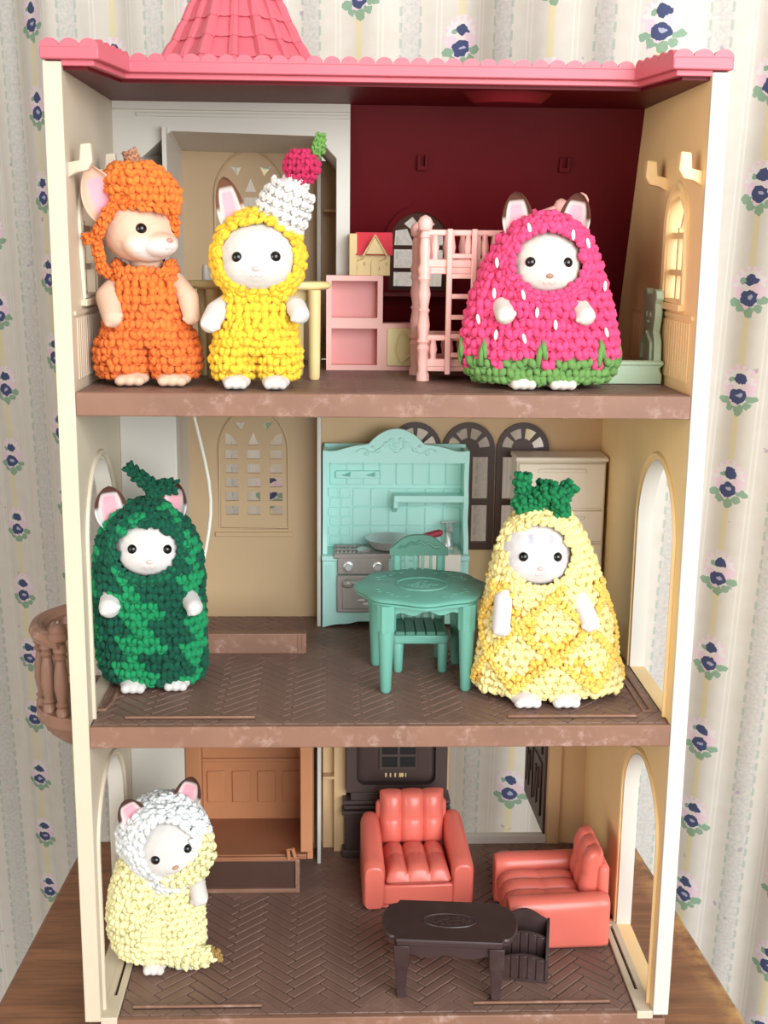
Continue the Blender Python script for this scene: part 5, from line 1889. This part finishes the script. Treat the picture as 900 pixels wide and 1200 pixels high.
# puffed bib columns
for i in range(7):
    x = -1.45 + i * 0.42
    for j in range(3):
        z_ = 4.35 + j * 0.36
        y = -1.28 * (1 - ((x + 0.28) / 1.9) ** 2) ** 0.5
        K.lobes(NP([[x, y - 0.12, z_]]), NP([[0, 0, 1.0]]), NP([[1.0, 0, 0]]), NP([[0, -1.0, 0]]), 0.32, 0.2, 0.2, NP(oc))
for sx in (-1, 1):
    K.cord([(sx * 1.05 - 0.3, -1.1, 5.5), (sx * 1.3 - 0.3, -0.75, 6.0), (sx * 1.4 - 0.3, 0, 6.1), (sx * 1.2 - 0.3, 0.9, 5.6)], 0.17, 0.32, oc)
dg_ = garment(t, 'dungarees', K, shs, 'orange crochet dungarees')
# hat: ribbed cushion with stalk, tied with a cord
K = Knit(22)
HC = Vector((-0.35, -0.55, 10.0))
hat = Sock([(9.05, HC.x + 0.3, 0.9, HC.y - 0.1, 0.9), (8.95, HC.x + 0.3, 1.3, HC.y - 0.1, 1.25), (9.2, HC.x + 0.22, 1.62, HC.y - 0.1, 1.55), (9.7, HC.x + 0.05, 1.78, HC.y, 1.7), (10.2, HC.x - 0.12, 1.66, HC.y, 1.6), (10.6, HC.x - 0.22, 1.25, HC.y, 1.2), (10.85, HC.x - 0.25, 0.8, HC.y, 0.8), (10.75, HC.x - 0.25, 0.35, HC.y, 0.35), (10.5, HC.x - 0.25, 0.1, HC.y, 0.1)], 2.0, lambda th, z: 0.2 * (np.abs(np.cos(th * 4)) - 0.6))
hat.knit(K, 0.56, 0.44, const('f0823a'))
K.braid([(HC.x + 0.33 + 1.5 * math.cos(a), HC.y - 0.1 + 1.45 * math.sin(a), 8.85 - 0.12 * math.cos(a)) for a in np.linspace(0, 2 * PI, 40, endpoint=False)], front_normal(HC.x, 8.9, HC.y), 0.5, 0.45, oc, True)
ht = garment(t, 'pumpkin_hat', K, [hat.shell('pumpkin_hat', const('f0823a'))], 'orange crochet pumpkin hat')
K = Knit(23)
K.cord([(HC.x - 0.2, HC.y - 0.1, 10.5), (HC.x - 0.25, HC.y - 0.15, 11.0), (HC.x - 0.42, HC.y - 0.2, 11.45)], [0.36, 0.34, 0.28], 0.26, lin('b98568'))
link('stalk', K.mesh('stalk'), m_yarn, ht)['kind'] = 'stuff'
K = Knit(24)
K.cord([(-1.35, -1.6, 9.0), (-1.75, -2.05, 8.4), (-2.1, -2.15, 7.8), (-2.4, -1.7, 7.25)], 0.2, 0.34, oc)
K.cord([(-2.4, -1.6, 7.25), (-2.65, -1.7, 7.3), (-2.85, -1.8, 7.25)], 0.18, 0.3, oc)
K.cord([(-2.4, -1.6, 7.2), (-2.35, -1.3, 6.5), (-2.3, -1.0, 5.9), (-2.0, -0.8, 5.6)], 0.19, 0.32, oc)
K.cord([(1.0, -1.1, 9.0), (1.35, -0.9, 8.3), (1.3, -0.6, 7.6)], 0.17, 0.32, oc)
link('chin_tie', K.mesh('chin_tie'), m_yarn, ht)['kind'] = 'stuff'

# ---- yellow pudding doll
YL = (9.6, 2.6, Z1)
t = doll('rabbit_doll', 'white rabbit doll in a yellow crochet romper and hood topped with cream and a cherry', YL,
         head=((0.05, -0.2, 6.55), (1.98, 1.8, 1.78), 0.0, 0.05, -0.02),
         ears=((-1.05, 0.2, 1.0, -0.2, 0.2, 0.0, 2.85, 0.7), (1.0, 0.5, 0.6, 0.3, -0.2, -0.2, 1.2, 0.5)),
         arms=(([(-1.5, 0, 4.2), (-2.0, -0.8, 3.8), (-2.25, -1.5, 3.3)], [0.5, 0.55, 0.5]), ([(1.5, 0, 4.2), (1.95, -0.9, 4.05), (2.15, -1.4, 3.75)], [0.5, 0.52, 0.48])),
         feet=((-1.05, -0.85, 0.72, 0.95, 0.42), (0.92, -0.85, 0.72, 0.95, 0.42)),
         torso=(((0, 0, 3.6), (1.35, 1.1, 1.5)), ((-1.1, 0, 1.3), (0.65, 0.85, 1.0)), ((0.95, 0, 1.3), (0.65, 0.85, 1.0))), fur='d1cac3', ear_tip='6f4a38', nose='f0bfbb', nose_z=-0.5)
K = Knit(31)
yc = lin('f5c83f')
tor = Sock(rows_from([(1.95, -0.12, 1.7), (2.4, -0.12, 2.0), (2.9, -0.1, 1.88), (3.6, -0.06, 1.68), (4.4, 0, 1.62), (4.85, 0, 1.5)], 0.78), 2.3)
tor.knit(K, 0.6, 0.46, const('f5c83f'))
shs = [tor.shell('romper', const('f5c83f'))]
for cx in (-1.2, 1.0):
    lg = Sock([(0.6, cx, 0.6, 0, 0.75), (0.55, cx, 0.9, 0, 1.05), (0.85, cx, 1.03, 0, 1.3), (1.4, cx, 1.06, 0, 1.42), (2.1, cx * 0.95, 1.05, 0, 1.42), (2.7, cx * 0.8, 0.8, 0, 1.15)], 2.0)
    lg.knit(K, 0.58, 0.42, const('f5c83f'))
    shs.append(lg.shell('lining', const('f5c83f'), inset=0.05))
for i in range(7):
    x = -1.3 + i * 0.43
    for j in range(3):
        y = -1.3 * (1 - (x / 1.9) ** 2) ** 0.5
        K.lobes(NP([[x, y - 0.1, 3.35 + j * 0.34]]), NP([[0, 0, 1.0]]), NP([[1.0, 0, 0]]), NP([[0, -1.0, 0]]), 0.32, 0.2, 0.2, NP(yc))
for sx in (-1, 1):
    K.cord([(sx * 1.2, -1.0, 4.6), (sx * 1.4, -0.7, 5.0), (sx * 1.4, 0.2, 5.2)], 0.17, 0.32, yc)
garment(t, 'romper', K, shs, 'yellow crochet romper')
K = Knit(32)
hood = Sock([(4.65, 0.03, 1.2, 0.15, 1.2), (4.85, 0.03, 1.6, 0.1, 1.5), (5.5, 0.03, 2.1, 0.1, 1.85), (6.5, 0.03, 2.26, 0.1, 2.0), (7.5, 0.05, 2.02, 0.1, 1.85), (8.2, 0.08, 1.45, 0.1, 1.4), (8.65, 0.08, 0.7, 0.1, 0.7), (8.75, 0.08, 0.15, 0.1, 0.15)], 2.0)
hood.knit(K, 0.6, 0.46, const('f5c83f'), face_hole(0.06, 6.52, 1.92, 1.72, 0))
for dr, w in ((0.0, 0.52), (0.26, 0.5)):
    K.braid(rim_path(hood, 0.06, 6.52, 1.97 + dr * 0.8, 1.78 + dr * 0.9, push=0.08 - dr * 0.3), front_normal(0, 6.5, 1.0), w, 0.5, yc, True)
hd_ = garment(t, 'hood', K, [hood.shell('hood', const('f5c83f'), face_hole(0.06, 6.52, 1.96, 1.74, 0))], 'yellow crochet hood')
K = Knit(33)
ax = Vector((0.42, 0, 0.9)).normalized()
b0 = Vector((1.02, 0.1, 8.15))
cone = [b0 + ax * s for s in (0.0, 0.5, 1.0, 1.5, 1.95, 2.2)]
K.cord([tuple(p) for p in cone], [1.22, 1.25, 1.18, 1.08, 0.95, 0.55], 0.46, lin('e2dfda'), h=0.4)
mbk = MB()
mbk.tube([tuple(p) for p in cone], [1.12, 1.15, 1.08, 0.98, 0.85, 0.5], 20)
cr_ = obj('whipped_cream', mbk, mat('white_wool', 'e0ddd8', 0.9), hd_)
cr_['label'] = 'white crochet cream swirl'
link('stitches', K.mesh('stitches'), m_yarn, cr_)['kind'] = 'stuff'
K = Knit(34)
chc = NP([2.2, 0.0, 10.85])
ball = Sock([(10.05, 2.2, 0.15, 0, 0.15), (10.15, 2.2, 0.45, 0, 0.45), (10.5, 2.2, 0.75, 0, 0.75), (10.85, 2.2, 0.84, 0, 0.84), (11.2, 2.2, 0.75, 0, 0.75), (11.5, 2.2, 0.45, 0, 0.45), (11.6, 2.2, 0.12, 0, 0.12)])
ball.knit(K, 0.42, 0.34, const('c22f5b'))
cy_ = garment(t, 'cherry', K, [ball.shell('cherry', const('c22f5b'), inset=0.06, nu=24, nv=20)], 'crimson crochet cherry')
K = Knit(35)
K.cord([(2.75, 0, 11.3), (3.0, 0, 11.6), (3.1, 0, 12.0), (3.15, 0, 12.35)], [0.2, 0.25, 0.26, 0.16], 0.24, lin('6f9c50'))
link('cherry_stalk', K.mesh('cherry_stalk'), m_yarn, cy_)['kind'] = 'stuff'

# ---- watermelon
WL = (3.75, 7.0, Z2)
t = doll('rabbit_doll', 'white rabbit doll in a dark and light green striped crochet watermelon costume', WL,
         head=((-0.55, -0.3, 8.2), (1.95, 1.85, 1.8), 0.16, 0.04, 0.04),
         ears=((-2.0, 0.1, 0.9, -0.12, 0.15, 0.0, 2.3, 0.9), (1.2, 0.1, 1.2, 0.1, -0.3, 0.0, 2.3, 0.78)),
         arms=(([(-2.4, 0, 5.4), (-2.6, -1.2, 5.2), (-2.55, -2.1, 4.95)], [0.55, 0.6, 0.58]), ([(1.0, 0, 5.4), (1.7, -1.2, 5.2), (2.05, -2.0, 4.95)], [0.5, 0.52, 0.48])),
         feet=((-1.4, -1.55, 0.82, 0.95, 0.42), (0.9, -1.2, 0.8, 0.95, 0.42)),
         torso=(((-0.6, 0, 4), (1.7, 1.4, 3.4)), ((-0.4, 0, 0.95), (1.7, 1.2, 1.0))), fur='d3cdc9', ear_tip='5d3a31', nose='f1c8c2', nose_z=-0.55)
wm_prof = rows_from([(0.6, -0.5, 2.7), (0.95, -0.55, 2.88), (2.5, -0.65, 3.0), (5.0, -0.7, 2.98), (7.0, -0.65, 2.9), (8.4, -0.68, 2.65), (9.5, -0.68, 2.0), (10.2, -0.6, 1.15), (10.5, -0.45, 0.5), (10.55, -0.4, 0.2)], 0.56, 0.0, 1.95)
sk_ = Sock(wm_prof, 2.3)


def wm_col(P, th, r):
    k = np.sin(th * 5 + 0.9 + 0.6 * np.sin(P[:, 2] * 1.3) + 0.8 * np.sin(P[:, 2] * 3.1 + th * 7)) > -0.25
    c = np.where(k[:, None], NP(lin('16533f')), NP(lin('1f8c58')))
    return c


K = Knit(41)
sk_.knit(K, 0.64, 0.5, wm_col, face_hole(-0.5, 8.1, 1.7, 1.46, 0, 0.05))
K.braid(rim_path(sk_, -0.5, 8.1, 1.82, 1.56, 0.05, push=0.05), front_normal(-0.5, 8.1, 1.2), 0.42, 0.4, lin('1a5c45'), True)
K.braid(rim_path(sk_, -0.5, 8.1, 2.05, 1.8, 0.05, push=0.02), front_normal(-0.5, 8.1, 1.0), 0.5, 0.45, lin('1b6a49'), True)
co = garment(t, 'watermelon_costume', K, [sk_.shell('watermelon_costume', wm_col, face_hole(-0.5, 8.1, 1.78, 1.52, 0, 0.05))], 'green striped crochet watermelon costume')
K = Knit(42)
K.cord([(-0.3, 0, 10.4), (-0.2, 0, 11.0), (-0.55, 0, 11.45), (-1.05, -0.1, 11.85), (-1.6, -0.1, 12.4)], [0.4, 0.34, 0.32, 0.3, 0.22], 0.36, lin('17553f'))
K.cord([(-0.25, 0, 11.0), (0.35, -0.1, 11.35), (0.95, -0.15, 11.3)], [0.34, 0.32, 0.3], 0.36, lin('17553f'))
link('melon_stalk', K.mesh('melon_stalk'), m_yarn, co)['kind'] = 'stuff'

# ---- pineapple
PIL = (25.1, 5.0, Z2)


def cat_marks(V, L, C):
    m = (L[:, 1] < -0.6) & (L[:, 2] > 0.75) & (L[:, 2] < 1.2) & ((np.abs(L[:, 0] - 0.55) < 0.14) | (np.abs(L[:, 0] + 0.5) < 0.12))
    C[m] = lin('b9b3c4')


t = doll('cat_doll', 'white cat doll in a yellow crochet pineapple costume with green leaf crown', PIL,
         head=((-0.62, -0.3, 8.35), (2.05, 1.85, 1.85), -0.02, 0.05, 0.0), ears=(),
         arms=(([(-1.7, 0.3, 6.7), (-2.5, -1.4, 5.8), (-2.7, -2.25, 4.5)], [0.5, 0.52, 0.5]), ([(0.9, 0.3, 6.8), (1.6, -1.45, 6.0), (2.12, -2.25, 4.75)], [0.5, 0.52, 0.5])),
         feet=((-1.15, -1.9, 0.9, 1.0, 0.42), (0.95, -1.9, 0.92, 1.0, 0.42)),
         torso=(((-0.3, 0, 4), (1.8, 1.4, 3.4)), ((0, -0.2, 0.95), (1.9, 1.3, 1.0))), fur='d3cdcc', nose='f0b9b4', nose_z=-0.5, extra=cat_marks, eye_x=0.92)
pi_prof = rows_from([(0.62, 0.35, 3.95), (0.7, 0.35, 4.02), (1.2, 0.33, 3.98), (3.2, 0.25, 3.68), (5.65, 0.08, 3.22), (7.58, -0.1, 2.75), (9.0, -0.2, 2.2), (10.1, -0.27, 1.55), (10.7, -0.27, 0.75), (10.85, -0.27, 0.2)], 0.56, 0.0, 1.95)
sk_ = Sock(pi_prof, 2.2, lambda th, z: 0.16 * np.sin(th * 11) * np.clip(1.4 - z, 0, 1))


def pi_lat(P, th):
    a = th * 3.2 + P[:, 2] * 0.95
    b = th * 3.2 - P[:, 2] * 0.95
    return np.maximum(np.cos(a * 1.0 + 0.6), np.cos(b * 1.0 + 0.3)) > 0.96


def pi_col(P, th, r):
    k = pi_lat(P, th) & (P[:, 2] < 7.2) & (P[:, 2] > 0.9)
    c = np.where(k[:, None], NP(lin('f3c25a')), NP(lin('f8e6a0')))
    return c


K = Knit(51)
sk_.knit(K, 0.58, 0.46, pi_col, face_hole(-0.6, 8.35, 1.7, 1.66, 0))
K.braid(rim_path(sk_, -0.6, 8.35, 1.82, 1.78, push=0.05), front_normal(-0.6, 8.3, 1.2), 0.5, 0.42, lin('f8e49a'), True)
K.braid(rim_path(sk_, -0.6, 8.35, 2.05, 2.02, push=0.02), front_normal(-0.6, 8.3, 1.0), 0.5, 0.45, lin('f8e6a0'), True)
for sg in (-1, 1):
    for off in np.arange(0, 2 * PI, 2 * PI / 6):
        zz = np.linspace(0.9, 6.6, 26)
        th = off + sg * (zz - 0.9) / 3.3
        ss = np.interp(zz, sk_.d[:, 0], sk_.q)
        P, TU, TV, N = sk_.frame(th, ss)
        dirv = unit(np.gradient(P, axis=0))
        m = face_hole(-0.6, 8.3, 2.1, 2.0, 0)(P)
        K.stitch((P + N * 0.2)[m], np.cross(dirv, N)[m], dirv[m], N[m], 0.42, 0.36, lin('f4cb68'))
co = garment(t, 'pineapple_costume', K, [sk_.shell('pineapple_costume', pi_col, face_hole(-0.6, 8.35, 1.78, 1.74, 0))], 'yellow crochet pineapple costume')
K = Knit(52)
lc = lin('1d7a4a')
for pts in ([(-0.6, -0.2, 10.6), (-1.1, -0.3, 11.2), (-1.55, -0.3, 11.8), (-1.5, -0.3, 12.4)],
            [(-0.7, -0.5, 10.8), (-1.4, -0.8, 11.05), (-1.85, -0.9, 10.85)],
            [(-0.6, -0.6, 10.8), (-0.45, -0.95, 11.6), (0.1, -1.05, 11.75), (0.5, -1.1, 11.2), (0.5, -1.15, 10.5)],
            [(0.0, -0.3, 10.7), (0.6, -0.4, 11.4), (1.15, -0.4, 11.9)],
            [(-0.3, 0.3, 10.7), (-0.2, 0.4, 11.9)], [(-0.3, 0.2, 10.7), (0.5, 0.5, 11.3)]):
    K.cord(pts, [0.36] * (len(pts) - 1) + [0.3], 0.5, lc, h=0.36)
cw = link('leaf_crown', K.mesh('leaf_crown'), m_yarn, co)
cw['kind'] = 'stuff'
cw['label'] = 'green crochet leaf crown'

# ---- banana
BL = (3.85, 5.9, Z0)
t = doll('rabbit_doll', 'white rabbit doll in a pale yellow crochet banana-peel costume with white hood', BL,
         head=((0.0, -0.35, 7.75), (2.0, 1.85, 1.8), 0.3, 0.06, -0.22),
         ears=((-1.3, 0.2, 1.2, -0.15, 0.1, 0.0, 2.2, 0.85), (1.3, 0.4, 1.1, 0.45, -0.3, 0.0, 2.6, 0.8)),
         arms=(([(1.0, 0, 5.6), (1.7, -0.8, 5.3), (1.95, -1.4, 4.75)], [0.5, 0.52, 0.5]), ([(-1.6, 0.3, 5.6), (-2.2, -0.2, 5.2), (-2.3, -0.6, 4.8)], [0.5, 0.5, 0.45])),
         feet=((-0.75, -1.0, 0.75, 1.0, 0.45), (1.0, -0.5, 0.75, 1.0, 0.45)),
         torso=(((-0.6, 0, 3.6), (1.6, 1.3, 3.0)), ((0.0, -0.1, 0.95), (1.5, 1.2, 0.9))), fur='d5cec8', ear_tip='55342b', nose='b58a78', nose_z=-0.6)
K = Knit(61)
bcol = const('f4ecb4')
bd = Sock(rows_from([(0.6, -0.4, 1.95), (0.75, -0.4, 2.25), (1.3, -0.4, 2.35), (3.0, -0.4, 2.3), (5.0, -0.3, 2.2), (6.0, -0.2, 1.95), (6.5, -0.15, 1.6)], 0.74, 0.05), 2.2)
bd.knit(K, 0.56, 0.42, bcol)
bs = bd.shell('banana_dress', bcol)
# peel flap over the left side
fl = Sock(rows_from([(0.75, -1.3, 1.35), (0.8, -1.35, 1.7), (1.6, -1.5, 1.9), (3.2, -1.55, 1.95), (5.0, -1.4, 1.75), (6.3, -1.2, 1.5), (7.1, -1.1, 1.0), (7.3, -1.1, 0.4)], 1.12, 0.25), 2.1)
fl.knit(K, 0.62, 0.48, bcol)
b2 = fl.shell('lining', bcol)
co = garment(t, 'banana_dress', K, [bs, b2], 'pale yellow crochet banana-peel dress')
K = Knit(62)
K.cord([(0.1, -1.55, 6.0), (1.0, -1.6, 6.1), (1.9, -1.45, 6.6), (2.35, -1.0, 7.4), (2.1, -0.4, 8.3)], [0.4, 0.5, 0.55, 0.5, 0.4], 0.44, lin('f4ecb4'), h=0.4)
K.cord([(0.4, -1.0, 1.1), (1.3, -1.2, 0.85), (2.0, -1.2, 0.8), (2.5, -1.2, 1.0)], [0.75, 0.6, 0.5, 0.34], 0.42, lin('f4ecb4'), h=0.4)
K.cord([(-0.4, -1.75, 4.6), (-1.1, -1.9, 3.4), (-1.5, -1.95, 2.2)], [0.22, 0.25, 0.22], 0.32, lin('f4ecb4'))
link('peel_strips', K.mesh('peel_strips'), m_yarn, co)['kind'] = 'stuff'
K = Knit(63)
K.cord([(2.45, -1.2, 1.0), (2.75, -1.2, 1.2), (2.95, -1.2, 1.0), (3.0, -1.2, 0.65)], [0.24, 0.2, 0.16, 0.1], 0.24, lin('a9874f'))
link('peel_tip', K.mesh('peel_tip'), m_yarn, co)['kind'] = 'stuff'
K = Knit(64)
hood = Sock([(5.95, 0.1, 1.5, -0.1, 1.5), (6.3, 0.0, 2.0, 0.0, 1.85), (7.3, -0.2, 2.55, 0.1, 2.1), (8.3, -0.25, 2.55, 0.1, 2.1), (9.2, -0.2, 2.15, 0.1, 1.8), (9.9, -0.1, 1.4, 0.1, 1.3), (10.2, -0.1, 0.6, 0.1, 0.6), (10.25, -0.1, 0.2, 0.1, 0.2)], 2.1)
fh = (0.25, 7.85, 1.5, 1.8, 0.2)
hood.knit(K, 0.56, 0.42, const('e6e8e8'), face_hole(fh[0], fh[1], fh[2], fh[3], 0, fh[4]))
for dr in (0.05, 0.4, 0.72):
    K.braid(rim_path(hood, fh[0], fh[1], fh[2] + dr, fh[3] + dr, fh[4], push=0.12), front_normal(fh[0], fh[1], 1.0), 0.58, 0.5, lin('e6e8e8'), True)
garment(t, 'white_hood', K, [hood.shell('white_hood', const('e6e8e8'), face_hole(fh[0], fh[1], fh[2] + 0.08, fh[3] + 0.08, 0, fh[4]))], 'white crochet hood')
